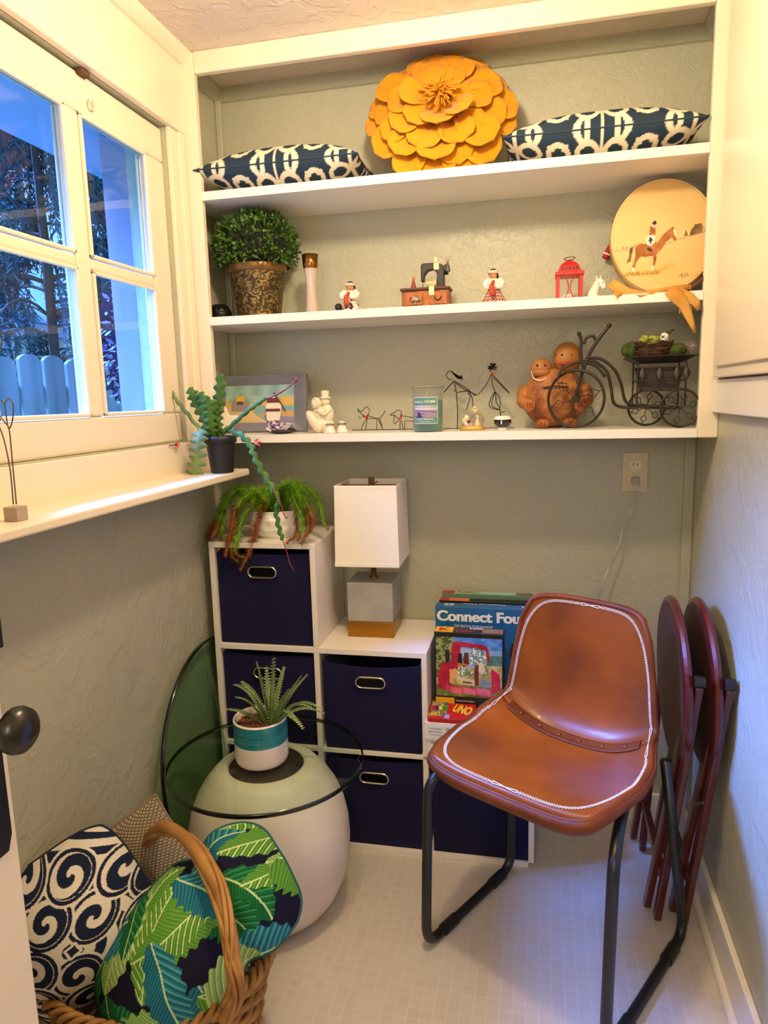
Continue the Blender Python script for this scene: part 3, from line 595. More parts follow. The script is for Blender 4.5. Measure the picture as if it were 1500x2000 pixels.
def cushion(t,W_,H_,T_,M_,colfn,m_,n=120,ear=.05,deform=None,seam='#ded2b8',pipe=.002,name='cover',rnd=0.,dome=None):
    U,V,X_,Y_,Z_=cushion_pts(W_,H_,T_,n,ear)
    if dome: Z_=T_/2*np.clip((1-np.abs(U)**2.2)*(1-np.abs(V)**2.2),0,1)**dome
    if rnd: X_=X_*np.sqrt(1-rnd*V**4);Y_=Y_*np.sqrt(1-rnd*U**4)
    P=[];Cc=[]
    for sg in (1,-1):
        Q=np.stack([X_,Y_,Z_*sg],-1)
        if deform: Q=deform(Q,U,V,sg)
        c=colfn(U*W_/2,V*H_/2,sg)
        if sg<0: Q=Q[:,::-1];c=c[:,::-1]
        P.append(Q);Cc.append(c)
    Q=np.concatenate(P,1);Cc=np.concatenate(Cc,1)
    R=np.array(M_.to_3x3());tr=np.array(M_.translation); Q=Q@R.T+tr
    o=paint(name,Q,Cc,m_,t,local=False)
    k=np.linspace(-1,1,40); rim=[(a,-1) for a in k]+[(1,a) for a in k[1:]]+[(a,1) for a in k[::-1][1:]]+[(-1,a) for a in k[::-1][1:-1]]
    pts=[]
    for a,b_ in rim:
        q=np.array([[[a*W_/2*(1-ear*(1-b_**2))*math.sqrt(1-rnd*b_**4),b_*H_/2*(1-ear*(1-a**2))*math.sqrt(1-rnd*a**4),0.]]])
        if deform: q=deform(q,np.array([[a]]),np.array([[b_]]),1)
        pts.append(Vector(R@q[0,0]+tr))
    MB_=MB(); MB_.tube(pts,pipe,6,True); MB_.build('seam',mat('seam_'+seam.strip('#'),seam,.8),t)
    return o
CLOTH=painted('printed_cotton',.85,bump=(300,.15,2,.0008),spec=.2)
def latt_col(x,y,sg):
    l=lattice(x/.205+.5,y/.205+.42); return np.where(l[...,None],rgb('#e2d8c2'),rgb('#27384a'))
def latt_pillow(x0,x1,zb,label,rz,th):
    cx=(x0+x1)/2; t=thing('patterned_pillow',label,'pillow',(cx,.118,zb),0,'blue trellis pillows on the top shelf')
    def df(Q,U,V,sg):
        Q=Q.copy(); b_=Q[...,2]<0; Q[...,2]=np.where(b_,Q[...,2]*.85,Q[...,2]); return Q
    cushion(t,x1-x0,.25,th,Matrix.Translation((cx,.118,zb+th*.43))@Matrix.Rotation(rz,4,'Z'),latt_col,CLOTH,150,.04,df,seam='#27384a')
latt_pillow(.040,.493,1.8585,'slate blue and cream trellis pillow lying left of the yellow flower pillow',0,.128)
latt_pillow(.855,1.32,1.8585,'slate blue and cream trellis pillow lying right of the yellow flower pillow',0,.128)

# ---------------- yellow flower pillow ----------------
FELT=mat('yellow_felt','#d8941c',.85,bump=(350,.2,2,.0008),sheen=.2,spec=.15,col2='#cf8a12',cs=6)
fc=Vector((.690,.112,2.030)); fl=thing('flower_pillow','round mustard yellow felt flower pillow leaning on the top shelf','pillow',(fc.x,fc.y,1.8585))
tl=math.radians(26); FN=Vector((.06,-math.cos(tl),math.sin(tl))).normalized(); FXv=Vector((1,0.06,0)).normalized(); FY=FN.cross(FXv).normalized(); FXv=FY.cross(FN).normalized(); FM=Matrix((( FXv.x,FY.x,FN.x,fc.x),(FXv.y,FY.y,FN.y,fc.y),(FXv.z,FY.z,FN.z,fc.z),(0,0,0,1)))
m=MB(); m.M=FM; m.ell((0,0,-.012),(.150,.150,.034),36,14); m.build('pillow_body',FELT,fl,smooth=True)
def petal(a,r0_,L,W_,lift,base,curl):
    m=MB(); m.M=FM@Matrix.Rotation(a,4,'Z')@Matrix.Translation((r0_,0,base)); P=[]
    for i in range(11):
        s=i/10; wd=W_/2*min(1,(.42+1.3*s))*(1-max(0,(s-.55)/.45)**2.6)**.5 if s<1 else .0015; row=[]
        for j in range(9):
            v=-1+j/4; x=L*s-.012*L*0; y=wd*v
            z=lift*s-curl*s*s+.16*W_*(v*v-.5)*(.35+.65*(1-s))*1.0+.003*math.sin(9*v+a*7)*(1-s)
            row.append((x,y,z))
        P.append(row)
    m.grid(P); m.v=[(v[0],v[1],max(v[2],1.8612)) for v in m.v]; m.build('petal',FELT,fl,smooth=True,solid=.0022)
for (n_,r0_,L,W_,lift,base,curl,ph) in ((14,.105,.102,.094,.012,.002,.034,.1),(13,.088,.088,.094,.030,.014,.034,.3),(10,.058,.086,.088,.040,.026,.036,.0),(7,.032,.074,.076,.050,.034,.032,.2)):
    for k in range(n_):
        a=ph+2*math.pi*k/n_+rng.uniform(-.13,.13); petal(a,r0_,L*rng.uniform(.88,1.1),W_*rng.uniform(.9,1.15),lift*rng.uniform(.5,1.5),base+rng.uniform(-.002,.002),curl)
m=MB(); m.M=FM@Matrix.Translation((0,0,.046))
for k in range(150):
    a=rng.uniform(0,6.28); R_=rng.uniform(.012,.058); h=.034*(1-(R_/.066)**2)+.014; q=rng.uniform(0,.006)
    m.tube([(.004*math.cos(a)+q,.004*math.sin(a),0),(R_*.5*math.cos(a+.1),R_*.5*math.sin(a+.1),h*.8),(R_*math.cos(a),R_*math.sin(a),h+rng.uniform(-.006,.004))],.0016,5)
m.build('stamen_fringe',mat('felt_fringe','#d9921a',.85),fl)

# ---------------- middle shelf ----------------
S2=1.5322
tp=thing('boxwood_topiary','round green boxwood ball plant in a bronze embossed pot, left on middle shelf','potted plant',(.152,.128,S2))
BRZ=mat('bronze_embossed','#3f3322',.45,.6,col2='#8a7440',cs=34,cd=3,cr=(.50,.56),bump=(34,.9,2,.004)); nt=BRZ.node_tree
for n_ in nt.nodes:
    if n_.type=='TEX_NOISE': n_.inputs['Distortion'].default_value=3.5
m=MB(); m.lathe([(0,0),(.060,0),(.061,.006),(.078,.128)],(.152,.128,S2),48); m.build('pot',BRZ,tp,smooth=True)
m=MB(); m.lathe([(.078,.128),(.083,.130),(.085,.148),(.083,.151),(.078,.148),(.074,.13)],(.152,.128,S2),48); m.build('pot_rim',mat('copper_rim','#7d5a33',.4,.6,bump=(30,.3,3)),tp,smooth=True)
LF=mat('boxwood_leaf','#1f380c',.4,col2='#567f22',cs=25,cd=3,spec=.5); m=MB(); c=Vector((.152,.126,1.735)); 
m.k=1; m.ell(c,(.090,.088,.072),20,12); m.k=0; 
for i in range(2300):
    d=Vector(rng.normal(0,1,3)).normalized(); 
    if d.z<-.55: continue
    rad=rng.uniform(.80,1.02); p=c+Vector((d.x*.120,d.y*.108,d.z*.098))*rad
    a=(d+Vector(rng.normal(0,.6,3))).normalized(); b_=a.orthogonal().normalized(); b_=(Matrix.Rotation(rng.uniform(0,6.28),3,a)@b_); L=rng.uniform(.011,.017); q=a.cross(b_)*.0012
    m.add([p,p+a*L*.5+b_*L*.32+q,p+a*L,p+a*L*.5-b_*L*.32+q,p+a*L*.5-q],[(0,1,4),(1,2,4),(2,3,4),(3,0,4)])
m.build('foliage',[LF,mat('twig_core','#1a1c0c',.9)],tp)
# dark crumpled ornament behind the pot
DKM=mat('dark_pewter','#1c1917',.35,.5,bump=(40,.5,3)); t=thing('dark_ornament','small dark metal rose ornament left of the bronze pot, against the left side','ornament',(.045,.09,S2))
m=MB(); m.lathe([(0,0),(.030,.002),(.034,.02),(.024,.038),(.008,.046),(0,.044)],(.045,.09,S2),20); m.build('body',DKM,t,smooth=True)
for k in range(7):
    a=k*.9; P=[[(.045+(.012+.022*s)*math.cos(a+v*.5),.09+(.012+.022*s)*math.sin(a+v*.5),S2+.044-.03*s*s+.008*s*(1-v*v)) for v in np.linspace(-1,1,7)] for s in np.linspace(0,1,6)]
    m=MB(); m.grid(P); m.build('petal',DKM,t,smooth=True,solid=.0015)
# bud vase
t=thing('bud_vase','slim milky glass bud vase with gold neck, right of the boxwood ball','vase',(.318,.11,S2))
m=MB(); m.lathe([(0,0),(.019,0),(.0195,.006),(.0155,.04),(.0138,.07),(.015,.10),(.0195,.13)],(.318,.11,S2),32); m.build('body',mat('milky_glass','#d9c9bd',.08,trans=.35,spec=.7),t,smooth=True)
m=MB(); m.lathe([(.0195,.13),(.0215,.140),(.0225,.168),(.021,.168),(.019,.14)],(.318,.11,S2),32); m.build('gold_neck',mat('gold_luster','#8a5f2c',.18,.95),t,smooth=True)
# two seated dolls
SKN=mat('doll_skin','#c98a5c',.5); HAIR=mat('doll_hair','#120d0c',.6); WHF=mat('doll_white','#ece4da',.7)
def doll(name,label,x,facing,h,ball):
    t=thing(name,label,'doll',(x,.10,S2),0,'small dolls in patterned skirts on the middle shelf'); 
    m=MB(); m.lathe([(0,0),(.036,0),(.037,.004),(.035,.0075),(0,.0078)],(x,.10,S2),32,1,.8); m.build('plinth',mat('plinth_red','#a3402c',.5),t,smooth=False)
    nu,nv=72,26; U,V=np.meshgrid(np.linspace(0,2*np.pi,nu,endpoint=False),np.linspace(0,1,nv),indexing='ij')
    R_=.035-.022*V**.8+.0016*np.sin(U*9)*(1-V); sk=np.stack([x+R_*np.cos(U),.10+R_*.8*np.sin(U),S2+.0075+V*h*.42],-1)
    z=((U*3.2+np.abs(((V*5)%1)-.5)*3)%1); cc=np.where((z<.33)[...,None],rgb('#b8392a'),np.where((z<.62)[...,None],rgb('#efe6dc'),rgb('#8d2a22')))
    cc=np.where((((V*5)%1)<.16)[...,None],rgb('#2b1a1a'),cc); 
    if ball: cc=np.where((noise2(U*1.5,V*3,4,2.5)>.18)[...,None],rgb('#1e1a1c'),np.where((z<.25)[...,None],rgb('#c2412f'),rgb('#f0e8dd')))
    paint('skirt',sk,cc,painted('doll_print',.7),t,wrap=True)
    zb=S2+.0075+h*.40
    m=MB(); m.lathe([(.013,0),(.015,h*.10),(.013,h*.2),(.005,h*.25)],(x,.10,zb),20,1.1,.8); b=m.build('bodice',WHF,t,smooth=True)
    for sg in (-1,1):
        m=MB(); m.tube([(x+sg*.013,.10,zb+h*.2),(x+sg*.022,.094,zb+h*.1),(x+sg*.018,.083,zb+.0),(x+sg*.006,.078,zb-.002)],[.008,.0085,.006,.003],10); m.build('sleeve',WHF,t,smooth=True)
        m=MB(); m.ell((x+sg*.005,.077,zb-.002),(.004,.003,.0028),8,6); m.build('hand',SKN,t,smooth=True)
    hc=Vector((x+facing*.002,.097,zb+h*.34)); m=MB(); m.ell(hc,(.0105,.0105,.012),18,12); m.tube([hc-Vector((0,0,.017)),hc-Vector((0,0,.009))],.004,8); m.ell(hc+Vector((facing*.003,-.0108,-.001)),(.0015,.002,.0018),6,5); hd=m.build('head',SKN,t,smooth=True)
    m=MB(); 
    for s_ in (-1,1): m.ell(hc+Vector((facing*.003+s_*.0038,-.0092,.0015)),(.0014,.001,.0014),6,5)
    m.build('eyes',HAIR,hd); m=MB(); m.ell(hc+Vector((facing*.003,-.0093,-.0055)),(.0022,.0008,.0008),6,5); m.build('mouth',mat('doll_lip','#8e2a22',.5),hd)
    m=MB(); m.ell(hc+Vector((0,.003,.003)),(.0122,.0105,.0125),18,12); m.tube([hc+Vector((.008,.006,.002)),hc+Vector((.011,.008,-.012)),hc+Vector((.010,.006,-.026))],[.005,.005,.002],8); m.build('hair',HAIR,hd,smooth=True)
    m=MB(); m.lathe([(.0132,.0),(.0136,.0062),(.0118,.0062),(.0115,0)],hc+Vector((0,.0,.0025)),24); q=m.build('headband',WHF,hd,smooth=False)
    m=MB(); 
    for k in range(10): a=k*.628; m.box(hc.x+.0137*math.cos(a)-.001,hc.x+.0137*math.cos(a)+.001,hc.y+.0137*math.sin(a)-.001,hc.y+.0137*math.sin(a)+.001,hc.z+.0045,hc.z+.0072)
    m.build('headband_pattern',mat('band_red','#b43a2c',.6),hd)
    m=MB(); m.tube([hc+Vector((-.012,.002,.004)),hc+Vector((-.017,.004,.012))],[.002,.0008],5); m.build('feather',mat('feather_yellow','#d8b04a',.6),hd)
    m=MB(); m.tube([(x,.088,zb+h*.16),(x-.006,.075,zb-.0),(x,.066,zb-.022)],[.004,.006,.008],8); m.build('sash',mat('sash_red','#b0402e',.7),t,smooth=True)
    if ball:
        m=MB(); m.ell((x-.028,.078,S2+.0175),.0105,14,10); m.build('black_pot',HAIR,t,smooth=True)
    return t
doll('beaded_doll','small doll with white headband holding a black pot, between vase and sewing machine',.433,.8,.088,True)
doll('skirted_doll','small doll in a red and white zigzag skirt, right of the sewing machine',.828,-1.,.100,False)
# sewing machine box figurine
sm=thing('sewing_machine_figurine','miniature black sewing machine on a brown drawer box with tiny figures','figurine',(.645,.115,S2)); sx,sy=.645,.115
WD=mat('resin_brown','#7b3f1c',.5,col2='#a8642c',cs=40,cd=4,bump=(60,.5,3)); BM=mat('resin_black','#241a17',.4,bump=(80,.3,2)); CRM=mat('resin_cream','#e4d2a8',.6); RDR=mat('resin_red','#8e2a22',.5)
m=MB(); m.box(sx-.064,sx+.064,sy-.03,sy+.03,S2+.004,S2+.050); m.build('chest',WD,sm,bevel=.003)
m=MB(); m.box(sx-.067,sx+.067,sy-.033,sy+.033,S2,S2+.006); m.box(sx-.068,sx+.068,sy-.034,sy+.034,S2+.050,S2+.058); m.build('table_edge',mat('resin_dark_wood','#4a2a1c',.5,bump=(60,.5,3)),sm,bevel=.003)
for dx in (-.03,.036):
    m=MB(); m.box(sx+dx-.026,sx+dx+.024,sy-.034,sy-.029,S2+.012,S2+.044); d_=m.build('drawer_front',mat('resin_orange','#a9642e',.5,col2='#8a4a1e',cs=60,bump=(90,.6,3)),sm,bevel=.002)
    m=MB(); m.tube(arc((sx+dx,sy-.036,S2+.032),.009,math.pi,2*math.pi,8),.0016,6); m.build('drawer_pull',BM,d_)
m=MB(); 
for k in range(9): m.ell((sx-.022+rng.uniform(-.012,.012),sy-.037,S2+.024+rng.uniform(-.008,.010)),.0042,8,6)
m.build('rose_cluster',mat('resin_rose','#c7a59a',.6,col2='#5c6a4a',cs=120),sm)
body=[(.050,0),(.050,.052),(.046,.060),(.030,.066),(-.008,.066),(-.014,.062),(-.014,.018),(-.005,.018),(-.004,.034),(.006,.046),(.022,.048),(.030,.038),(.028,.0)]
m=MB(); m.prism([(x_,z_) for x_,z_ in body],(sx,sy+.002,S2+.058),(1,0,0),(0,0,1),.020); m.build('machine_body',BM,sm,bevel=.003)
m=MB(); m.tube([(sx+.050,sy+.002,S2+.105),(sx+.060,sy+.002,S2+.105)],[.0135,.0135],20); m.build('hand_wheel',BM,sm,bevel=.001)
m=MB(); m.box(sx+.022,sx+.036,sy-.0105,sy-.008,S2+.105,S2+.122); m.build('label_tag',CRM,sm,local=False)
m=MB(); m.tube([(sx-.010,sy,S2+.058),(sx-.010,sy,S2+.078)],.0014,6); m.box(sx-.015,sx-.005,sy-.006,sy+.006,S2+.058,S2+.061); m.build('needle',CHR,sm)
m=MB(); m.tube([(sx+.026,sy+.002,S2+.124),(sx+.026,sy+.002,S2+.138)],.0062,12); m.build('thread_spool',CRM,sm)
m=MB(); m.tube([(sx+.004,sy-.016,S2+.067),(sx+.030,sy-.016,S2+.067)],.0085,14); m.build('fabric_roll',mat('resin_fabric','#c9b27a',.6),sm,smooth=False)
m=MB(); m.box(sx+.012,sx+.026,sy-.036,sy-.0335,S2+.036,S2+.060); m.build('cloth_tongue',CRM,sm)
def mini(par,x,y,z,h,dress,hair):
    m=MB(); m.lathe([(h*.22,0),(h*.2,h*.2),(h*.10,h*.55),(h*.12,h*.62),(0,h*.66)],(x,y,z),14); a=m.build('mini_figure',dress,par,smooth=True)
    m=MB(); m.ell((x,y,z+h*.8),h*.14,10,8); m.build('mini_head',SKN,a,smooth=True); m=MB(); m.ell((x,y+h*.03,z+h*.84),h*.15,10,8); m.build('mini_hair',hair,a,smooth=True)
mini(sm,sx-.034,sy-.010,S2+.058,.034,RDR,mat('mini_red_hair','#b06a4a',.6)); mini(sm,sx+.060,sy-.012,S2+.098,.034,mat('resin_green_coat','#3c4a38',.5),mat('mini_brown_hair','#c08060',.6))
# red lantern
RED=mat('lantern_red','#b3201c',.35,.0,spec=.5); lx,ly=1.021,.115
ln=thing('red_lantern','small red metal candle lantern with ring top on the middle shelf','lantern',(lx,ly,S2))
m=MB(); m.box(lx-.033,lx+.033,ly-.03,ly+.03,S2,S2+.006); m.build('base',RED,ln,bevel=.001)
for ax_ in (-1,1):
    for ay_ in (-1,1):
        m=MB(); m.box(lx+ax_*.029-.0045,lx+ax_*.029+.0045,ly+ay_*.026-.003,ly+ay_*.026+.003,S2+.006,S2+.066); m.build('post',RED,ln)
m=MB(); m.box(lx-.036,lx+.036,ly-.033,ly+.033,S2+.066,S2+.076); m.build('canopy',RED,ln,bevel=.002)
m=MB(); sqr=lambda h,z: [(lx-h,ly-h*.9,z),(lx+h,ly-h*.9,z),(lx+h,ly+h*.9,z),(lx-h,ly+h*.9,z)]; lv=[sqr(.030,S2+.076),sqr(.024,S2+.090),sqr(.019,S2+.097),sqr(.010,S2+.104),sqr(.004,S2+.107)]
vs=[p for q in lv for p in q]; m.add(vs,[(i*4+k,i*4+(k+1)%4,(i+1)*4+(k+1)%4,(i+1)*4+k) for i in range(4) for k in range(4)]+[(16,17,18,19)]); rf=m.build('roof',RED,ln)
m=MB(); 
for k in range(5): m.box(lx-.018+k*.009-.0015,lx-.018+k*.009+.0015,ly-.0265,ly-.0225,S2+.080,S2+.088)
m.build('vent_slots',BLK,rf)
m=MB(); m.tube(ring((lx,ly,S2+.112),.014,22,(1,0,.08),(0,.5,.35)),.0011,6,True); m.build('hanging_ring',BRASSD,ln)
m=MB(); m.tube(arc((lx-.038,ly-.029,S2+.036),.036,-1.0,1.0,10),.0014,6); m.tube(arc((lx+.038,ly-.029,S2+.036),.036,math.pi-1.0,math.pi+1.0,10),.0014,6); m.build('wire_scroll',RED,ln)
m=MB(); m.lathe([(.017,.006),(.018,.0065),(.018,.014),(0,.014)],(lx,ly,S2),24); m.build('tealight_cup',RED,ln); m=MB(); m.lathe([(.0165,.014),(.0165,.021),(0,.021)],(lx,ly,S2),24); m.build('tealight',WHF,ln)
# horse bust figurine
hx0,hy0=1.093,.10; hb=thing('horse_figurine','small white and tan porcelain horse head figurine beside the red lantern','figurine',(hx0,hy0,S2))
PORC=mat('porcelain','#efe6da',.15,col2='#d3a27c',cs=22,cr=(.5,.62),spec=.6)
m=MB(); m.tube(smoothpath([(hx0-.010,hy0,S2),(hx0-.012,hy0,S2+.016),(hx0-.006,hy0-.003,S2+.034),(hx0+.002,hy0-.008,S2+.046),(hx0+.010,hy0-.014,S2+.038),(hx0+.014,hy0-.018,S2+.028)],4),[.017,.016,.0155,.015,.014,.013,.012,.0115,.0105,.010,.010,.0095,.009,.009,.0085,.008,.0075,.0065,.006,.0055,.005],14); m.build('head_and_neck',PORC,hb,smooth=True)
m=MB(); m.tube(smoothpath([(hx0-.002,hy0+.006,S2+.056),(hx0-.012,hy0+.006,S2+.044),(hx0-.020,hy0+.004,S2+.026),(hx0-.022,hy0,S2+.006)],4),[.003]*5+[.006]*5+[.004]*3,8,flat=.6); m.build('mane',mat('mane_tan','#c39a78',.3),hb,smooth=True)
m=MB()
for s_ in (-1,1): m.tube([(hx0+s_*.004,hy0-.004,S2+.052),(hx0+s_*.006,hy0-.002,S2+.063)],[.0035,.0006],6)
m.build('ears',PORC,hb,smooth=True)
m=MB(); m.ell((hx0+.009,hy0-.0225,S2+.042),.0014,6,5); m.ell((hx0-.001,hy0-.0205,S2+.041),.0014,6,5); m.build('eyes',HAIR,hb)
m=MB(); m.lathe([(.02,0),(.021,.003),(.019,.006),(0,.006)],(hx0+.002,hy0,S2),24,1.1,.8); m.build('foot',PORC,hb,smooth=True)

# painted hide drum
dcn=Vector((1.2465,.125,1.679)); Rd=.1435; dn=Vector((.0,-.97,.20)).normalized(); dx_=Vector((0,0,1)).cross(dn).normalized()*-1; dx_=Vector((1,0,0)).normalized(); dy_=dn.cross(dx_).normalized()
drm=thing('painted_drum','round hide drum painted with a horse and rider, leaning at right of middle shelf','drum',(dcn.x,dcn.y,S2))
# image-plane axes: x right, y up; horse outline in millimetres about the drum centre (from the left hip rightwards)
n=260; rr_=np.linspace(0,1,130); aa=np.linspace(0,2*np.pi,361)[:-1]; A_,R_=np.meshgrid(aa,rr_,indexing='ij'); X_=R_*Rd*np.cos(A_)*1000; Y_=R_*Rd*np.sin(A_)*1000
nz=noise2(X_/1000,Y_/1000,3,9); hide=rgb('#e3bd7c')+nz[...,None]*.03; col=hide.copy()
def fillp(poly,c,shade=0.):
    global col
    k=inpoly(X_,Y_,poly); cc=np.array(rgb(c))+noise2(X_/1000,Y_/1000,5,60)[...,None]*shade; col=np.where(k[...,None],cc,col)
PXo=lambda u,v: ((u-1035)/1275*.46*1000, (510-v)/1275*.43*1000)   # crop pixels to millimetres
def poly(*p): return [PXo(*q) for q in p]
gy=np.interp(X_,[-120,-20,40,120],[PXo(0,600)[1],PXo(0,600)[1],PXo(0,545)[1],PXo(0,500)[1]])
col=np.where(((Y_<gy)&(Y_>gy-3))[...,None],rgb('#c3a07e'),col); col=np.where(((Y_<gy-3)&(Y_>gy-45))[...,None],col*.97+rgb('#c98f58')*.03,col)
fillp(poly((1230,530),(1245,480),(1275,445),(1320,440),(1335,470),(1325,510)),'#8a6a45',.12); fillp(poly((1335,510),(1350,450),(1380,440),(1380,500)),'#8f6d48',.12); fillp(poly((1190,530),(1205,480),(1222,525)),'#7b6a48',.05)
for u_ in (720,745,775): fillp(poly((u_,595),(u_+10,570),(u_+22,595)),'#8d8a60')
fillp(poly((820,560),(805,600),(790,690),(755,705),(775,650),(780,600),(805,580)),'#7c5636',.1)
fillp(poly((822,575),(870,560),(930,575),(990,560),(1040,500),(1085,465),(1110,450),(1118,460),(1140,520),(1138,545),(1118,558),(1100,530),(1060,560),(1020,620),(985,650),(985,690),(965,765),(950,765),(962,700),(958,660),(900,665),(860,660),(835,700),(820,765),(795,755),(815,690),(825,640)),'#a5622f',.10)
fillp(poly((1110,470),(1125,475),(1140,530),(1132,535),(1118,510)),'#f2e6cf'); fillp(poly((800,740),(822,740),(818,770),(798,765)),'#f0e4cc'); fillp(poly((950,735),(968,735),(962,770),(946,770)),'#f0e4cc'); fillp(poly((905,600),(950,590),(955,630),(925,625)),'#4b3020')
fillp(poly((930,500),(975,500),(985,570),(975,600),(978,660),(960,665),(958,610),(925,590)),'#b06a3c',.06)
fillp(poly((905,520),(925,505),(960,500),(978,515),(975,555),(945,585),(915,575),(903,550)),'#efe0cf'); fillp(poly((930,520),(945,518),(948,530),(962,540),(948,548),(942,568),(934,568),(934,550),(918,545),(930,535)),'#28324a')
fillp(poly((935,440),(955,430),(975,440),(978,500),(930,502)),'#a4603a',.08); fillp(poly((945,400),(960,390),(975,400),(992,455),(975,458),(945,440)),'#e6d8c0',.2); fillp(poly((950,410),(968,395),(984,400),(984,420),(968,430)),'#2c201a')
for i in range(150):
    u_=rng.uniform(735,1000); fillp(poly((u_,800+rng.uniform(-12,6)),(u_+rng.uniform(10,38),765+rng.uniform(-12,12)),(u_+4,802)),rng.choice(['#c78e2c','#dba53c','#b9822e','#9a7a35']))
for i in range(40):
    u_=rng.uniform(980,1110); fillp(poly((u_,770),(u_+rng.uniform(30,55),720+rng.uniform(-8,8)),(u_+4,772)),rng.choice(['#cf9c3c','#d9ab50']))
for i,(du,dv) in enumerate(((0,0),(12,-8),(20,6),(34,-10),(42,4),(52,-14),(60,0))): fillp(poly((1155+du,830+dv),(1161+du,812+dv),(1166+du,832+dv)),'#4a3a26')
P=np.stack([dcn[i]+(X_/1000*.865)*dx_[i]+(Y_/1000*1.0)*dy_[i]+dn[i]*.0205 for i in range(3)],-1)
paint('painted_head',P,col,painted('drum_hide',.5,bump=(40,.1,2)),drm,wrap=True,smooth=True)
DM=Matrix(((dx_.x*.865,dy_.x,dn.x,dcn.x),(dx_.y,dy_.y,dn.y,dcn.y),(dx_.z,dy_.z,dn.z,dcn.z),(0,0,0,1)))
m=MB(); m.M=DM; m.lathe([(Rd-.004,-.02),(Rd+.001,-.018),(Rd+.002,.014),(Rd-.002,.0202),(Rd-.006,.0206)],n=90); m.build('hide_side',mat('hide_side','#cda566',.55,col2='#b98e50',cs=12),drm,smooth=True)
REDC=mat('red_cloth','#9e1512',.75)
for (u1,v1,u2,v2) in ((1232,397,1201,437),(1200,466,1182,505)):
    a_=at(u1,v1,Y=.222);b_=at(u2,v2,Y=.222); m=MB(); m.tube([a_,a_.lerp(b_,.25),a_.lerp(b_,.55),b_],[.008,.006,.009,.010],10); q=m.build('red_tassel',REDC,drm)
    for f_ in (.12,.8): m=MB(); c_=a_.lerp(b_,f_); d_=(b_-a_).normalized(); m.tube([c_-d_*.002,c_+d_*.002],.0105,10); m.build('tassel_tie',WHF,q)
# drum stick and leather wrap
SUE=mat('buckskin','#cf9d4b',.85,col2='#b98236',cs=18,bump=(150,.3,3,.001)); 
t=thing('drum_beater','dark wooden drum beater lying in front of the painted drum','drum stick',at(1300,575,Y=.02))
m=MB(); m.tube([at(1378,540,Y=.015),at(1350,562,Y=.022),at(1310,585,Y=.03)],[.0058,.0045,.004],10); m.build('stick',mat('dark_stick','#5a3420',.6),t,smooth=True)
wr=thing('buckskin_wrap','tan leather strip lying on the middle shelf and hanging over its edge','leather strip',at(1260,575,Y=.01))
def ribbon(pts,ws,name,par,curl=.004,mt=SUE,wv=Vector((0,0,1))):
    pts=[Vector(p) for p in pts]; P=[]
    for i,p in enumerate(pts):
        tg=(pts[min(i+1,len(pts)-1)]-pts[max(i-1,0)]).normalized(); nrm_=Vector((0,-1,0)); sd=tg.cross(nrm_).normalized(); w_=ws[i]
        P.append([p+sd*(w_*v)+nrm_*(curl*(1-v*v)+.002*math.sin(i*2.1+v*5)) for v in np.linspace(-1,1,9)])
    m=MB(); m.grid(P); return m.build(name,mt,par,smooth=True,solid=.0018)
ribbon([at(u,v,Y=y_) for u,v,y_ in ((1193,552,.02),(1205,562,.012),(1225,570,.006),(1250,577,.003),(1275,574,.004),(1300,568,.008),(1330,562,.012),(1350,560,.014))],[.011,.013,.009,.009,.010,.008,.006,.006],'folded_strip',wr)
ribbon([at(u,v,Y=y_) for u,v,y_ in ((1306,566,-.006),(1322,578,-.010),(1336,596,-.012),(1344,615,-.012),(1352,635,-.010),(1357,650,-.010))],[.012,.017,.012,.009,.006,.001],'hanging_tail',wr,.003)
ribbon([at(u,v,Y=y_) for u,v,y_ in ((1325,570,-.004),(1345,580,-.008),(1360,592,-.010),(1364,606,-.010))],[.010,.012,.009,.004],'hanging_flap',wr,.003)
ribbon([at(u,v,Y=y_) for u,v,y_ in ((1198,573,.004),(1206,578,.0),(1214,574,.002))],[.004,.006,.004],'tied_end',wr,.004)
m=MB()
for u,v in ((1322,600),(1327,612),(1350,608),(1205,585)): m.tube([at(u,v-14,Y=-.007),at(u+1,v,Y=-.008)],.0012,5)
m.build('fringe',SUE,wr)
# ---------------- lowest shelf ----------------
S3=1.2072
def bxm(m,c,h,M_=None): m.box(c[0]-h[0],c[0]+h[0],c[1]-h[1],c[1]+h[1],c[2]-h[2],c[2]+h[2])
# framed beach picture leaning on the back wall
pf=thing('picture_frame','grey wooden picture frame with a beach hut and sailboat scene, left on the lowest shelf','picture frame',(.125,.14,S3))
pf.rotation_euler=(-.10,0,.0); FW,FH=.30,.172
FRM=mat('frame_grey','#85858f',.45,col2='#6f7080',cs=5,cd=3,stretch=(1,1,3)); pw=.040
m=MB(); o_=[(-FW/2,0,0),(FW/2,0,0),(FW/2,0,FH),(-FW/2,0,FH)]; i_=[(-FW/2+pw,.006,pw*.75),(FW/2-pw,.006,pw*.75),(FW/2-pw,.006,FH-pw*.75),(-FW/2+pw,.006,FH-pw*.75)]; md=[(x*.97,-.006,z*.95+.004) for x,y,z in o_]; i2=[(x,.014,z) for x,y,z in i_]; ob=[(x,.016,z) for x,y,z in o_]
vs=ob+o_+md+i_+i2
m.add(vs,[(4*r_+k,4*r_+(k+1)%4,4*(r_+1)+(k+1)%4,4*(r_+1)+k) for r_ in range(4) for k in range(4)]); m.build('moulding',FRM,pf,local=True,bevel=.001)
x0,x1,z0,z1=-FW/2+pw,FW/2-pw,pw*.75,FH-pw*.75; U,V=np.meshgrid(np.linspace(0,1,170),np.linspace(0,1,100),indexing='ij'); cc=np.zeros(U.shape+(3,))+rgb('#9fbcb4')
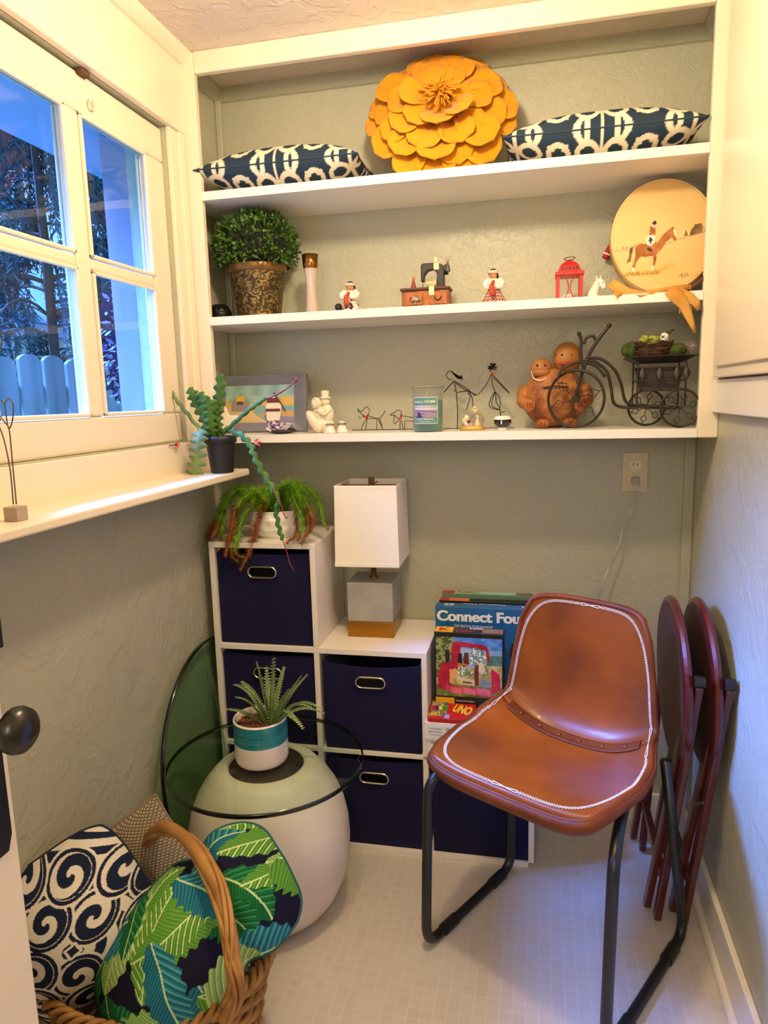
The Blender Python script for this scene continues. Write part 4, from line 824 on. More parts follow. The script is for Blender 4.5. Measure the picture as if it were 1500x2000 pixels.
cc=np.where((V>.72)[...,None],rgb('#8fb0a8')+(.05*np.sin(U*24))[...,None],cc); cc=np.where((V<.62+.05*np.sin(U*9))[...,None],rgb('#d9b35a'),cc); cc=np.where(((V<.45)&(U>.42))[...,None],rgb('#7fb0ac'),cc)
def pf_(p,c): 
    global cc
    cc=np.where(inpoly(U,V,p)[...,None],rgb(c),cc)
pf_([(0,0),(.62,0),(.35,.32),(0,.42)],'#d8bd90'); pf_([(.45,.16),(1,.10),(1,.30),(.62,.34)],'#c7a36c'); pf_([(.6,0),(1,0),(1,.14),(.55,.2)],'#8a86a0')
pf_([(.08,.30),(.36,.30),(.36,.62),(.22,.84),(.08,.62)],'#98908e'); pf_([(.02,.56),(.22,.92),(.43,.52),(.38,.50),(.22,.80),(.06,.52)],'#86b8a8'); pf_([(.15,.58),(.29,.58),(.27,.72),(.17,.72)],'#e0b93c'); pf_([(.17,.48),(.26,.48),(.26,.57),(.17,.57)],'#6a5030')
paint('beach_print',np.stack([x0+U*(x1-x0),U*0+.0075,z0+V*(z1-z0)],-1),cc,painted('print_paper',.4),pf,local=True)
m=MB(); m.prism([(-.020,0),(.020,0),(.026,.045),(0,.075),(-.024,.045)],(.045,.004,.035),(1,0,0),(0,0,1),.003); s_=m.build('sailboat_hull',mat('boat_white','#eee6dc',.5),pf,local=True)
m=MB(); m.box(.022,.067,.001,.0025,.062,.070); m.box(.026,.063,.001,.0025,.088,.102); m.build('sailboat_stripe',mat('boat_maroon','#6a2a2a',.5),s_,local=True)
m=MB(); m.prism([(0,0),(.004,0),(.040,-.055),(.036,-.056)],(.046,.003,.118),(1,0,0),(0,0,1),.002); m.build('rigging',mat('boat_maroon','#6a2a2a',.5),pf,local=True)
# white starfish peeking behind the cactus pot
t=thing('white_starfish','white starfish ornament on the lowest shelf, half hidden by the black pot','starfish',(.055,.055,S3)); t.rotation_euler=(-.25,0,.2)
m=MB(); pts=[]
for k in range(10): a=math.pi/2+k*math.pi/5; r_=.046 if k%2==0 else .020; pts.append((r_*math.cos(a),.044+r_*math.sin(a)))
m.prism(pts,(0,0,-.004),(1,0,0),(0,0,1),.012); m.build('body',mat('starfish_white','#efe4d4',.8,bump=(120,.6,3,.002)),t,local=True,bevel=.005,seg=3)
# shell / amethyst cluster
sc_=thing('shell_cluster','white and purple amethyst shell cluster in front of the picture frame','shell',(.232,.05,S3)); SH=mat('shell_white','#e3d8d6',.3,col2='#a99bb4',cs=26,cd=3,cr=(.45,.62),bump=(70,.5,3)); SHD=mat('shell_dark','#2a2420',.4)
m=MB(); m.ell((.232,.05,S3+.008),(.046,.028,.008),20,8); m.build('dark_base',SHD,sc_,smooth=True)
for k in range(22):
    a=rng.uniform(-.6,3.7); b_=rng.uniform(.05,.9); p=Vector((.232+rng.uniform(-.022,.03),.05+rng.uniform(-.015,.012),S3+.012)); d=Vector((math.cos(a)*(1.15-b_*.5),-.35+rng.uniform(-.3,.3),abs(math.sin(a))*b_*1.1+.12)).normalized(); L=rng.uniform(.018,.038); s_=d.orthogonal().normalized(); n_=d.cross(s_)
    P=[[p+d*L*i/4+s_*(.011*(1-.75*(i/4)**2)*v)+n_*(.004*(1-v*v)) for v in (-1,-.5,0,.5,1)] for i in range(5)]
    m=MB(); m.grid(P); m.build('shell_blade',SH,sc_,smooth=True,solid=.0016)
m=MB()
for k in range(18): 
    p=Vector((.222+rng.uniform(-.014,.014),.028+rng.uniform(-.005,.005),S3+.012+rng.uniform(0,.022))); m.ell(p,(.003,.003,.005),6,5,Euler(rng.uniform(0,3,3)).to_matrix())
m.build('crystals',mat('amethyst','#7a5aa0',.1,spec=.8),sc_)
# embracing snow couple figurine
IVO=mat('matte_ivory','#e9dcc0',.75,spec=.3); t=thing('couple_figurine','cream ceramic figurine of two embracing snow people on a crescent','figurine',(.355,.06,S3)); X0_=.352;Y0_=.06
m=MB(); m.tube(smoothpath([(X0_-.046,Y0_,S3+.060),(X0_-.034,Y0_,S3+.048),(X0_-.014,Y0_,S3+.026),(X0_+.004,Y0_,S3+.014)],4),[.004,.007,.010,.013,.015,.017,.019,.020,.021,.022,.022,.022,.020],14); m.ell((X0_,Y0_,S3+.022),(.034,.018,.022),20,12); m.build('crescent_base',IVO,t,smooth=True)
m=MB(); m.ell((X0_-.008,Y0_-.002,S3+.052),(.018,.016,.024),18,12); m.ell((X0_-.014,Y0_-.004,S3+.082),(.0155,.015,.0165),18,12); m.tube([(X0_-.012,Y0_-.014,S3+.062),(X0_+.004,Y0_-.018,S3+.058),(X0_+.012,Y0_-.012,S3+.066)],.006,8); m.build('bonnet_figure',IVO,t,smooth=True)
m=MB(); m.tube(ring((X0_-.016,Y0_-.012,S3+.083),.0125,22,(.8,-.6,0),(0,0,1)),.004,8,True); m.build('bonnet_brim',IVO,t,smooth=True)
m=MB(); m.ell((X0_+.014,Y0_,S3+.050),(.019,.016,.030),18,12); m.ell((X0_+.010,Y0_,S3+.088),(.013,.013,.014),18,12); m.tube([(X0_+.026,Y0_-.010,S3+.066),(X0_+.014,Y0_-.018,S3+.052),(X0_-.004,Y0_-.016,S3+.056)],.0055,8); m.build('hat_figure',IVO,t,smooth=True)
m=MB(); m.lathe([(.016,.096),(.016,.099),(.0105,.100),(.0115,.117),(0,.118)],(X0_+.010,Y0_,S3),24); m.build('top_hat',IVO,t,smooth=False)
m=MB(); m.ell((X0_-.004,Y0_-.012,S3+.081),.003,8,6); m.build('nose',IVO,t,smooth=True)
# two little white bell jars
for i,(x_,y_,lab) in enumerate(((.385,.018,'small white bell with wire collar, directly before the cream figurine'),(.412,.045,'small white bell with wire collar, right of its twin before the figurine'))):
    t=thing('white_bell',lab,'bell',(x_,y_,S3),0,'little white bells by the cream figurine')
    m=MB(); m.lathe([(0,0),(.0155,0),(.0158,.004),(.012,.015),(.009,.021),(.004,.024),(0,.024)],(x_,y_,S3),24); m.build('body',PORC if False else WHF,t,smooth=True)
    m=MB(); m.tube(ring((x_,y_,S3+.0235),.0125,20,(1,0,0),(0,1,0)),.0009,5,True); 
    for k in range(6): a=k*1.047; m.tube([(x_,y_,S3+.0235),(x_+.0135*math.cos(a),y_+.0135*math.sin(a),S3+.0245)],.0009,5)
    m.build('wire_collar',BRASSD,t); m=MB(); m.lathe([(.003,.024),(.008,.028),(.0085,.031),(0,.033)],(x_,y_,S3),18); m.build('cap',WHF,t,smooth=True)
# wire sculpture: two people walking two dogs on one long wire
WIR=mat('black_wire','#0d0b0b',.4,.3); RDW=mat('red_wire','#b8201e',.5); ws=thing('wire_sculpture','black wire sculpture of two people and two dogs with red collars on the lowest shelf','sculpture',(.62,.165,S3)); WY=.165
def PW(u,v,y=WY): return at(u,v,Y=y)
def cr(u,v): return (660+u/3.947,680+v/3.947)
m=MB(); zb=S3+.0015; m.tube([(.408,WY,zb),(.88,WY,zb)],.0013,6); m.build('ground_wire',WIR,ws)
dz=S3+.001-PW(*cr(300,632)).z
def wire(lst,r=.0011,y=WY): return [PW(*cr(u,v),y)+Vector((0,0,dz)) for u,v in lst]
for off in (0,):
    d1=MB(); d1.tube(smoothpath(wire([(215,535),(240,500),(240,470),(218,455),(200,475),(165,495),(152,470),(175,500),(205,535)]),4),.0011,5); d1.tube(wire([(152,470),(200,535),(165,540),(160,525)]),.0011,5)
    for l in ([(225,535),(180,620),(190,632)],[(228,540),(212,632)],[(240,528),(300,545),(330,540),(365,485)],[(220,545),(300,548),(298,632)],[(320,540),(345,625),(335,600),(308,545)]): d1.tube(wire(l),.0011,5)
    a=d1.build('wire_dog',WIR,ws); q=MB(); q.tube(wire([(200,520),(218,542),(238,518)]),.0028,6); q.build('red_collar',RDW,a)
    d1=MB(); d1.tube(smoothpath(wire([(480,530),(490,495),(465,480),(440,495),(402,518),(430,520),(470,550)]),4),.0011,5); d1.tube(smoothpath(wire([(435,515),(430,560),(437,588),(470,555)]),4),.0011,5)
    for l in ([(480,545),(478,632)],[(490,560),(505,632)],[(500,525),(580,538),(600,500)],[(515,632),(515,565),(580,565),(590,632)]): d1.tube(wire(l),.0011,5)
    a=d1.build('wire_dog',WIR,ws); q=MB(); q.tube(wire([(472,550),(484,538),(495,518)]),.0028,6); q.build('red_collar',RDW,a)
    p=MB(); p.tube(smoothpath(wire([(880,245),(850,240),(835,210),(850,185),(875,178)]),4),.0011,5)
    for l in ([(895,255),(855,300),(815,345)],[(895,255),(985,310),(1060,370)],[(900,265),(975,320),(1075,365)],[(890,260),(905,300),(910,340)],[(915,345),(970,335),(1010,340),(1035,390),(1038,450)],[(912,345),(922,480),(920,632)],[(1000,345),(1018,380),(990,480)]): p.tube(smoothpath(wire(l),3),.0014,5)
    a=p.build('wire_person',WIR,ws)
    q=MB()
    for k in range(7): q.tube(smoothpath(wire([(875+k,178+k*2),(895+k*2,205),(925+k*3,235-k*2),(965-k*2,240-k*5)]),3),.0016,5)
    q.build('wire_hair',WIR,a); q=MB(); q.ell(wire([(903,330)])[0],.0035,8,6); q.build('red_bead',RDW,a)
    p=MB()
    for l in ([(1180,205),(1140,290),(1080,362)],[(1190,205),(1260,280),(1320,345)],[(1195,225),(1270,300),(1320,350)],[(1185,205),(1190,280),(1212,335)],[(1212,335),(1175,400),(1172,455),(1240,480)],[(1212,340),(1250,390),(1250,490),(1290,490)],[(1212,340),(1185,440),(1250,480)],[(1215,345),(1220,420),(1250,480),(1255,632)]): p.tube(smoothpath(wire(l),3),.0012,5)
    a=p.build('wire_person',WIR,ws); q=MB(); c_=wire([(1190,150)])[0]
    for k in range(26):
        d=Vector(rng.normal(0,1,3)).normalized(); d2=(d+Vector(rng.normal(0,.8,3))).normalized(); q.tube(smoothpath([c_,c_+d*.008,c_+(d+d2)*.0075,c_+d2*.006],3),.0009,4)
    q.build('wire_hair',WIR,a); q=MB(); q.ell(wire([(1187,200)])[0],.0045,8,6); q.build('red_bead',RDW,a)
# candle jar
cj=thing('candle_jar','glass jar candle with blue green wax and a coast label, middle of lowest shelf','candle',(.655,.045,S3)); cx_,cy_=.655,.045
JG=glassmat('jar_glass',(.93,.97,.95),1.5); m=MB(); m.lathe([(.0375,0),(.0405,.004),(.0405,.098),(.038,.104),(.0395,.108),(.043,.112),(.0435,.118),(.0405,.121),(.0385,.119)],(cx_,cy_,S3),48); m.build('jar',JG,cj,smooth=True)
m=MB(); m.tube(ring((cx_,cy_,S3+.119),.0415,36,(1,0,0),(0,1,0)),.0024,8,True); m.build('jar_lip',mat('lip_glass','#b9b8a4',.08,spec=.9,trans=.5),cj,smooth=True)
m=MB(); m.lathe([(0,.003),(.0385,.003),(.0390,.078),(.0378,.085),(0,.084)],(cx_,cy_,S3),48); m.build('wax',mat('seafoam_wax','#6b9289',.35,spec=.6),cj,smooth=True)
nA,nB=90,80; A_,B_=np.meshgrid(np.linspace(math.radians(-90-52),math.radians(-90+48),nA),np.linspace(0,1,nB),indexing='ij'); u_=(A_-A_.min())/(A_.max()-A_.min()); cc=np.zeros(A_.shape+(3,))+rgb('#5f8f8d')
cc=np.where((B_<.86)[...,None]&(B_>.17)[...,None],cc,cc); cc=np.where(((B_<.66)&(B_>.24))[...,None],rgb('#8c7fa6')+(.12*np.sin(B_*60+u_*4))[...,None],cc); cc=np.where(((B_<.62)&(B_>.52))[...,None],rgb('#cfc6d4'),cc)
cc=np.where(inpoly(u_,B_,[(.08,.24),(.18,.28),(.22,.46),(.30,.42),(.36,.28),(.40,.24)])[...,None],rgb('#3a3450'),cc); cc=np.where(inpoly(u_,B_,[(.42,.24),(.55,.42),(.7,.36),(.95,.44),(.98,.24)])[...,None],rgb('#a08a9c'),cc)
edge_=((u_<.02)|(u_>.98)|(B_<.02)|(B_>.98)|(abs(B_-.67)<.012)); cc=np.where(edge_[...,None],rgb('#e7efe9'),cc)
P=np.stack([cx_+.0409*np.cos(A_),cy_+.0409*np.sin(A_),S3+.022+B_*.070],-1); lb=paint('label',P,cc,painted('label_paper',.4),cj)
def curved(par,s,a0,z,h,w_,name='lettering',bold=.01,mt_=None,R_=.0412):
    m=MB(); text(m,s,(0,0,0),(1,0,0),(0,0,1),h,w_,bold,0); m.v=[(cx_+R_*math.cos(a0+v[0]/R_),cy_+R_*math.sin(a0+v[0]/R_),z+v[2]) for v in m.v]; m.build(name,mt_ or WHF,par)
curved(lb,"baby's HOME",math.radians(-90-46),S3+.075,.009,.062); curved(lb,'HARBOR MEMORIES',math.radians(-90-38),S3+.0325,.0035,.048,bold=.01); curved(lb,'scented candle',math.radians(-90-26),S3+.0265,.0022,.030)
# snow globe with angel
sg_=thing('snow_globe','tiny crystal snow globe with flowers and an angel on a golden base','snow globe',(.772,.075,S3)); gx,gy=.775,.075
GOLD=mat('soft_gold','#c9a650',.45,.3,bump=(120,.5,3)); m=MB(); m.lathe([(0,0),(.034,0),(.035,.006),(.031,.012),(0,.013)],(gx-.004,gy,S3),28,1,.7); m.build('base',GOLD,sg_,smooth=True)
m=MB(); m.ell((gx+.010,gy,S3+.028),.0195,24,16); m.build('globe',glassmat('globe_glass',(.93,.9,.85),1.7),sg_,smooth=True); m=MB(); m.lathe([(.010,.012),(.006,.022),(.004,.03),(0,.034)],(gx+.010,gy,S3),12); m.ell((gx+.010,gy,S3+.036),.004,10,8); m.build('inner_angel',PORC,sg_,smooth=True)
m=MB(); m.ell((gx+.004,gy-.002,S3+.051),.005,10,8); m.ell((gx+.003,gy,S3+.060),.0042,10,8)
for s_ in (-1,1): m.tube([(gx+.004,gy,S3+.052),(gx+.004+s_*.008,gy+.001,S3+.057),(gx+.004+s_*.006,gy,S3+.048)],[.002,.003,.001],8)
m.build('angel_topper',mat('angel_cream','#e7cf9a',.5),sg_,smooth=True)
for k,(c1,dx,dz_) in enumerate((('#e8d4e0',-.020,.018),('#d8a8d0',-.014,.012),('#f0e0a0',-.024,.028),('#e0b0a0',-.016,.030),('#5a4030',-.012,.024),('#6f8a4a',-.026,.014),('#f3efe6',-.018,.036),('#caa0c8',-.006,.016))):
    m=MB()
    for q in range(5): a=q*1.257; m.ell((gx+dx+.003*math.cos(a),gy-.012,S3+dz_+.003*math.sin(a)),(.0028,.0018,.0028),7,5)
    m.build('flower',mat('globe_flower_%s'%c1[1:],c1,.6),sg_,smooth=True)
# black and white tealight bowl
bw=thing('tealight_bowl','small glossy black and white footed bowl with a white drop, on lowest shelf','bowl',(.853,.065,S3)); m=MB(); m.lathe([(0,0),(.013,0),(.0145,.003),(.012,.007)],(.853,.065,S3),28); m.build('foot',WHF,bw,smooth=True)
m=MB(); m.lathe([(.012,.007),(.020,.012),(.0235,.020),(.0225,.028)],(.853,.065,S3),32); m.build('body',mat('black_glaze','#0d0c0c',.08,spec=.8),bw,smooth=True); m=MB(); m.lathe([(.0225,.028),(.0195,.035),(.0165,.037),(.015,.035),(.015,.028),(0,.027)],(.853,.065,S3),32); m.build('rim',WHF,bw,smooth=True)
m=MB(); m.ell((.851,.0418,S3+.020),(.0022,.001,.0038),10,8); m.tube([(.851,.0418,S3+.022),(.851,.0432,S3+.028)],[.0016,.0004],8); m.build('white_drop',WHF,bw,smooth=True)
# carved coconut pair
CO=mat('carved_coconut','#b0713a',.65,col2='#75411a',cs=34,cd=6,bump=(45,.6,5,.003)); CO2=mat('coconut_face','#b97a3a',.5,col2='#9a5e28',cs=14); CRD=mat('carved_red','#8e1d16',.6); cb=thing('carved_figure','carved brown coconut figure with two monkey like heads, behind the tricycle wheel','figurine',(.985,.155,S3)); ox,oy=.988,.155
m=MB(); m.ell((ox,oy,S3+.082),(.086,.064,.082),36,22); m.ell((ox-.032,oy-.036,S3+.014),(.022,.024,.014),16,10); m.ell((ox+.040,oy-.036,S3+.014),(.022,.024,.014),16,10); m.build('body',CO,cb,smooth=True)
def chead(x,z,r,hz,nm):
    m=MB(); m.ell((x,oy-.012,z),(r,r*.9,hz),24,16); h=m.build(nm,CO2,cb,smooth=True); return h
hA=chead(ox-.036,S3+.158,.030,.030,'small_head'); hB=chead(ox+.032,S3+.186,.038,.042,'large_head')
m=MB(); m.ell((ox-.036,oy-.035,S3+.149),(.024,.010,.012),16,10); m.build('muzzle',CO2,hA,smooth=True); 
m=MB(); m.tube(smoothpath([(ox-.062,oy-.022,S3+.155),(ox-.055,oy-.040,S3+.134),(ox-.036,oy-.052,S3+.128),(ox-.016,oy-.040,S3+.136)],4),.0018,6); m.build('scarf_line',CRM,hA)
m=MB(); 
for s_ in (-1,1): m.ell((ox-.036+s_*.010,oy-.037,S3+.168),(.0032,.002,.0032),8,6)
m.build('eyes',HAIR,hA)
m=MB()
for s_ in (-1,1): m.ell((ox+.030+s_*.012,oy-.042,S3+.193),(.0032,.003,.0032),8,6)
m.build('eyes',HAIR,hB); m=MB(); m.ell((ox+.030,oy-.046,S3+.169),(.022,.004,.005),14,8); m.build('red_lips',CRD,hB,smooth=True)
m=MB()
for s_ in (-1,1): m.prism([(0,0),(.012,.004),(0,.010)],(ox+.030+s_*.032,oy-.032,S3+.190),(-s_,0,0),(0,0,1),.004)
m.build('red_ears',CRD,hB)
for s_ in (-1,1):
    m=MB(); pth_=smoothpath([(ox+s_*.078,oy-.010,S3+.105),(ox+s_*.084,oy-.036,S3+.075),(ox+s_*.066,oy-.062,S3+.062)],4); m.tube(pth_,[.018]*3+[.017]*3+[.016]*3,12); m.ell(pth_[-1],.0175,12,8); a=m.build('arm',CO,cb,smooth=True)
    m=MB()
    for k in (-1,0,1): m.tube([(ox+s_*.064+k*.006,oy-.080,S3+.072),(ox+s_*.064+k*.006,oy-.081,S3+.056)],.0014,6)
    m.build('red_claws',CRD,a)
    m=MB()
    for k in (-1,0,1): m.tube([(ox+.004+s_*.036+k*.006,oy-.0615,S3+.019),(ox+.004+s_*.036+k*.006,oy-.060,S3+.006)],.0014,6)
    m.build('red_toes',CRD,cb)
m=MB(); m.tube(smoothpath([(ox-.030,oy-.060,S3+.108),(ox-.005,oy-.066,S3+.112),(ox+.035,oy-.060,S3+.108)],4),.0022,6); m.ell((ox+.018,oy-.064,S3+.120),.003,8,6); m.build('belly_groove',mat('groove_dark','#3a1c10',.8),cb)
# metal tricycle planter
IRN=mat('dark_iron','#3b3631',.42,.75,bump=(150,.2,2)); tc_=thing('tricycle_planter','dark metal tricycle plant stand with leaf trim, right on the lowest shelf','planter',(1.15,.07,S3))
Ydir=Vector((0,1,0)); ty=.045
def wheel(c,r,name,ax=(1,0,0),ns=6,tk=.0030):
    c=Vector(c); ax=Vector(ax).normalized(); m=MB(); m.tube(ring(c,r-tk,44,ax,(0,0,1)),tk,8,True); w_=m.build(name,IRN,tc_,smooth=True)
    n_=ax.cross(Vector((0,0,1))); m=MB(); m.tube([c-n_*.008,c+n_*.008],r*.13 if r>.06 else r*.1,14); m.build('hub',IRN,w_)
    for k in range(ns):
        a=k*2*math.pi/ns+.3; e=lambda q,b_: c+ax*(q*math.cos(b_))+Vector((0,0,1))*(q*math.sin(b_))
        m=MB(); m.tube([e(r*.1,a),e(r*.42,a),e(r*.62,a+.26),e(r*.82,a),e(r*.95,a)],.0012,5); m.tube([e(r*.42,a),e(r*.62,a-.26),e(r*.82,a)],.0012,5); m.build('spoke',IRN,w_)
    return w_
fc_=Vector((1.040,ty,S3+.0775)); fx=Vector((.93,-.37,0)).normalized()
wheel(fc_,.0755,'front_wheel',(.95,-.3,0),6,.0035)
wheel((1.287,.012,S3+.0495),.0485,'rear_wheel'); wheel((1.225,.135,S3+.0495),.0485,'rear_wheel')
def T3(pts,r=.0035,name='frame_tube'): m=MB(); m.tube(smoothpath(pts,6),r,8); return m.build(name,IRN,tc_,smooth=True)
A=lambda u,v,y=ty: at(u,v,Y=y)
T3([A(1124,776),A(1138,725),A(1152,690),A(1168,664),A(1190,636)],.0042,'fork_and_handlebar'); T3([A(1140,718),A(1134,690),A(1135,665),A(1131,652)],.0040,'handlebar'); T3([A(1140,672),A(1146,660),A(1158,656),A(1163,664)],.0035,'handlebar_loop')
m=MB(); m.ell(A(1190,636),.0058,12,8); m.ell(A(1131,652),.0055,12,8); m.build('handle_knobs',IRN,tc_,smooth=True)
T3([A(1142,702),A(1165,708),A(1185,726),A(1193,755),A(1198,785),A(1210,794),A(1230,796),A(1280,793),(1.287,.03,S3+.0495)],.0038,'main_frame'); T3([A(1148,698),A(1175,702),A(1200,722),A(1213,750),A(1220,780),A(1232,790),A(1262,792)],.0036,'main_frame')
T3([A(1088,742),A(1098,722),A(1118,710),A(1140,708),A(1165,716),A(1182,736)],.0034,'mudguard'); m=MB(); m.tube([(1.287,.02,S3+.0495),(1.225,.135,S3+.0495)],.003,8); m.build('axle',IRN,tc_)
bx_,by_=1.243,.072
def rect(hx_,hy_,z): return [(bx_-hx_,by_-hy_,z),(bx_+hx_,by_-hy_,z),(bx_+hx_,by_+hy_,z),(bx_-hx_,by_+hy_,z)]
m=MB(); lv=[rect(.040,.036,S3+.092),rect(.052,.044,S3+.150)]; vs=lv[0]+lv[1]; m.add(vs,[(3,2,1,0)]+[(k,(k+1)%4,4+(k+1)%4,4+k) for k in range(4)]); m.build('basket_liner',mat('liner_dark','#2b221c',.7,col2='#3d3128',cs=30,stretch=(1,1,8),bump=(30,.5,2)),tc_,bevel=.004,solid=.002)
m=MB(); 
for z in (S3+.118,S3+.150): m.tube([Vector(p) for p in rect(.058,.050,z)],.0022,6,True)
m.build('basket_band',IRN,tc_)
for (dx,dy) in ((-.056,-.048),(.056,-.048),(.056,.048),(-.056,.048)): m=MB(); m.tube([(bx_+dx,by_+dy,S3+.055),(bx_+dx,by_+dy,S3+.166)],.0022,6); m.build('basket_post',IRN,tc_)
m=MB(); lv=[rect(.052,.044,S3+.163),rect(.078,.062,S3+.176),rect(.080,.064,S3+.1775)]; vs=lv[0]+lv[1]+lv[2]; m.add(vs,[(3,2,1,0)]+[(r_*4+k,r_*4+(k+1)%4,r_*4+4+(k+1)%4,r_*4+4+k) for r_ in range(2) for k in range(4)]); m.build('tray',IRN,tc_,solid=.0015)
for k,dx in enumerate((-.046,-.006,.034,.056)):
    m=MB(); P=[]
    for i in range(9):
        s_=i/8; w_=.0085*math.sin(math.pi*min(1,s_*1.0))**.8; P.append([(bx_+dx+w_*v,by_-.0525-.002*(1-v*v),S3+.150-.032*s_) for v in (-1,-.5,0,.5,1)])
    m.grid(P); a=m.build('metal_leaf',mat('iron_leaf','#4a4641',.4,.8),tc_,smooth=True,solid=.001); m=MB(); m.tube([(bx_+dx,by_-.053,S3+.120),(bx_+dx+.001,by_-.051,S3+.092)],.001,5); m.build('leaf_stem',IRN,a)
# nest, bird, moss balls on the tray
ZT=S3+.168; ns_=thing('bird_nest','twig bird nest with white berries on the tricycle tray','nest',(1.228,.065,ZT)); m=MB(); m.lathe([(0,0),(.024,.002),(.036,.018),(.040,.030),(.030,.026),(0,.014)],(1.228,.065,ZT),20); 
for k in range(260):
    a=rng.uniform(0,6.28); R0=rng.uniform(.030,.049); z=ZT+rng.uniform(.004,.046); L=rng.uniform(.5,1.5); tl_=rng.uniform(-.008,.008); R0*=.72+.28*min(1,(z-ZT)/.03)
    m.tube([(1.228+R0*math.cos(a+L*q),.065+R0*.9*math.sin(a+L*q),z+tl_*math.sin(q*5)) for q in np.linspace(0,1,5)],.0009,4)
m.build('twigs',mat('twig_brown','#3a2418',.8,col2='#5e4028',cs=60),ns_)
m=MB()
for k in range(34): d=Vector(rng.normal(0,1,3)).normalized(); d.y=-abs(d.y); c0=Vector((1.245,.022,ZT+.054)); m.ell(c0+d*.0085,.0023,7,5); m.tube([c0,c0+d*.008],.0004,3)
m.build('white_berries',WHF,ns_,smooth=True)
bd=thing('toy_bird','small yellow green toy bird sitting in the twig nest','toy bird',(1.218,.05,ZT+.015)); m=MB(); m.ell((1.222,.042,ZT+.047),(.023,.014,.0135),18,12); m.ell((1.202,.036,ZT+.052),.010,14,10); m.build('body',mat('bird_green','#9aa23c',.8,col2='#6d7a2c',cs=60),bd,smooth=True)
m=MB(); m.tube([(1.193,.033,ZT+.051),(1.186,.031,ZT+.049)],[.0025,.0004],8); m.build('beak',GOLD,bd); m=MB(); m.tube([(1.240,.055,ZT+.053),(1.262,.062,ZT+.068),(1.272,.066,ZT+.074)],[.008,.009,.006],8,flat=.45); m.build('tail',mat('bird_tail','#4a4a20',.8),bd,smooth=True)
m=MB(); m.ell((1.198,.0268,ZT+.054),.0014,6,5); m.build('eye',HAIR,bd)
MOSS=mat('moss_green','#4a5e1c',.95,col2='#2f4012',cs=60,cd=4,bump=(200,1,4,.003))
for (c_,r_,lab) in (((1.178,.085,ZT+.0285),(.026,.02,.021),'dark green moss ball at the left end of the tricycle tray'),((1.281,.045,ZT+.0225),(.022,.019,.0165),'green moss ball at the right of the twig nest')):
    t=thing('moss_ball',lab,'moss ball',(c_[0],c_[1],c_[2]-r_[2]),0,'moss balls on the tricycle tray'); m=MB(); m.ell(c_,r_,22,14); m.build('ball',MOSS,t,smooth=True)
    m=MB()
    for k in range(260): d=Vector(rng.normal(0,1,3)).normalized(); p=Vector(c_)+Vector((d.x*r_[0],d.y*r_[1],d.z*r_[2])); e=d.orthogonal().normalized()*.0006; m.add([p-e,p+e,p+d*.003+Vector(rng.normal(0,.001,3))],[(0,1,2)])
    m.build('moss_fuzz',MOSS,t)
t=thing('dried_flower','small pale feathery dried flower at the right end of the tricycle tray','dried flower',(1.308,.045,ZT+.012)); m=MB(); 
for k in range(70): d=Vector(rng.normal(0,1,3)).normalized(); c_=Vector((1.308,.045,ZT+.030)); m.tube([c_,c_+d*.011,c_+d*.014+Vector(rng.normal(0,.003,3))],.0005,3)
m.build('petals',mat('dried_pink','#b39a90',.9),t); m=MB(); m.tube([(1.305,.045,ZT+.012),(1.308,.045,ZT+.028)],.0016,6); m.build('stem',mat('twig_brown','#3a2418'),t)

# ---------------- games stack on the low cube ----------------
ZB=.3115
def face_text(par,s,o,h,w_,mt_,ax=(1,0,0),ay=(0,0,1),bold=0.,name='lettering',lift=.0006): m=MB(); text(m,s,o,ax,ay,h,w_,bold,lift); m.build(name,mt_,par)
PW_=mat('print_white','#f2efe9',.5); PY_=mat('print_yellow','#f0b414',.45); PR_=mat('print_red','#c01818',.45); PB_=mat('print_black','#101014',.35); PT_=mat('print_teal','#9fc9bd',.5); PO_=mat('print_orange','#d9763a',.5)
# rear puzzle boxes
bk=thing('puzzle_box','thin puzzle box standing rearmost of the games, only its top edge visible','game box',(.785,.212,ZB)); m=MB(); m.box(.664,.934,.196,.228,ZB,.711); m.build('box',mat('box_green','#5a7f6a',.5),bk,bevel=.001)
for x0,x1,c_ in ((.666,.70,PR_),(.703,.772,mat('print_lime','#a9c08a',.5)),(.776,.885,PT_),(.89,.932,mat('print_pinkgreen','#8a6a62',.5,col2='#3d5a4a',cs=60))): m=MB(); m.box(x0,x1,.200,.226,.7112,.7117); m.build('top_print',c_,bk)
face_text(bk,'PUZZLE',(.712,.207,.7118),.012,.052,mat('print_darkgreen','#3a5a2c',.5),(1,0,0),(0,1,0),.02)
b2_=thing('puzzle_box','black edged puzzle box standing between the blue game box and the rearmost box','game box',(.79,.172,ZB)); m=MB(); m.box(.662,.936,.158,.190,ZB,.700); m.build('box',PB_,b2_,bevel=.001); m=MB(); m.box(.663,.690,.160,.188,.7003,.7008); m.k=1; m.box(.690,.75,.160,.188,.7003,.7008); m.build('top_print',[PR_,PO_],b2_)
bk['label']='thin puzzle box with pale green top print, rearmost of the standing games'
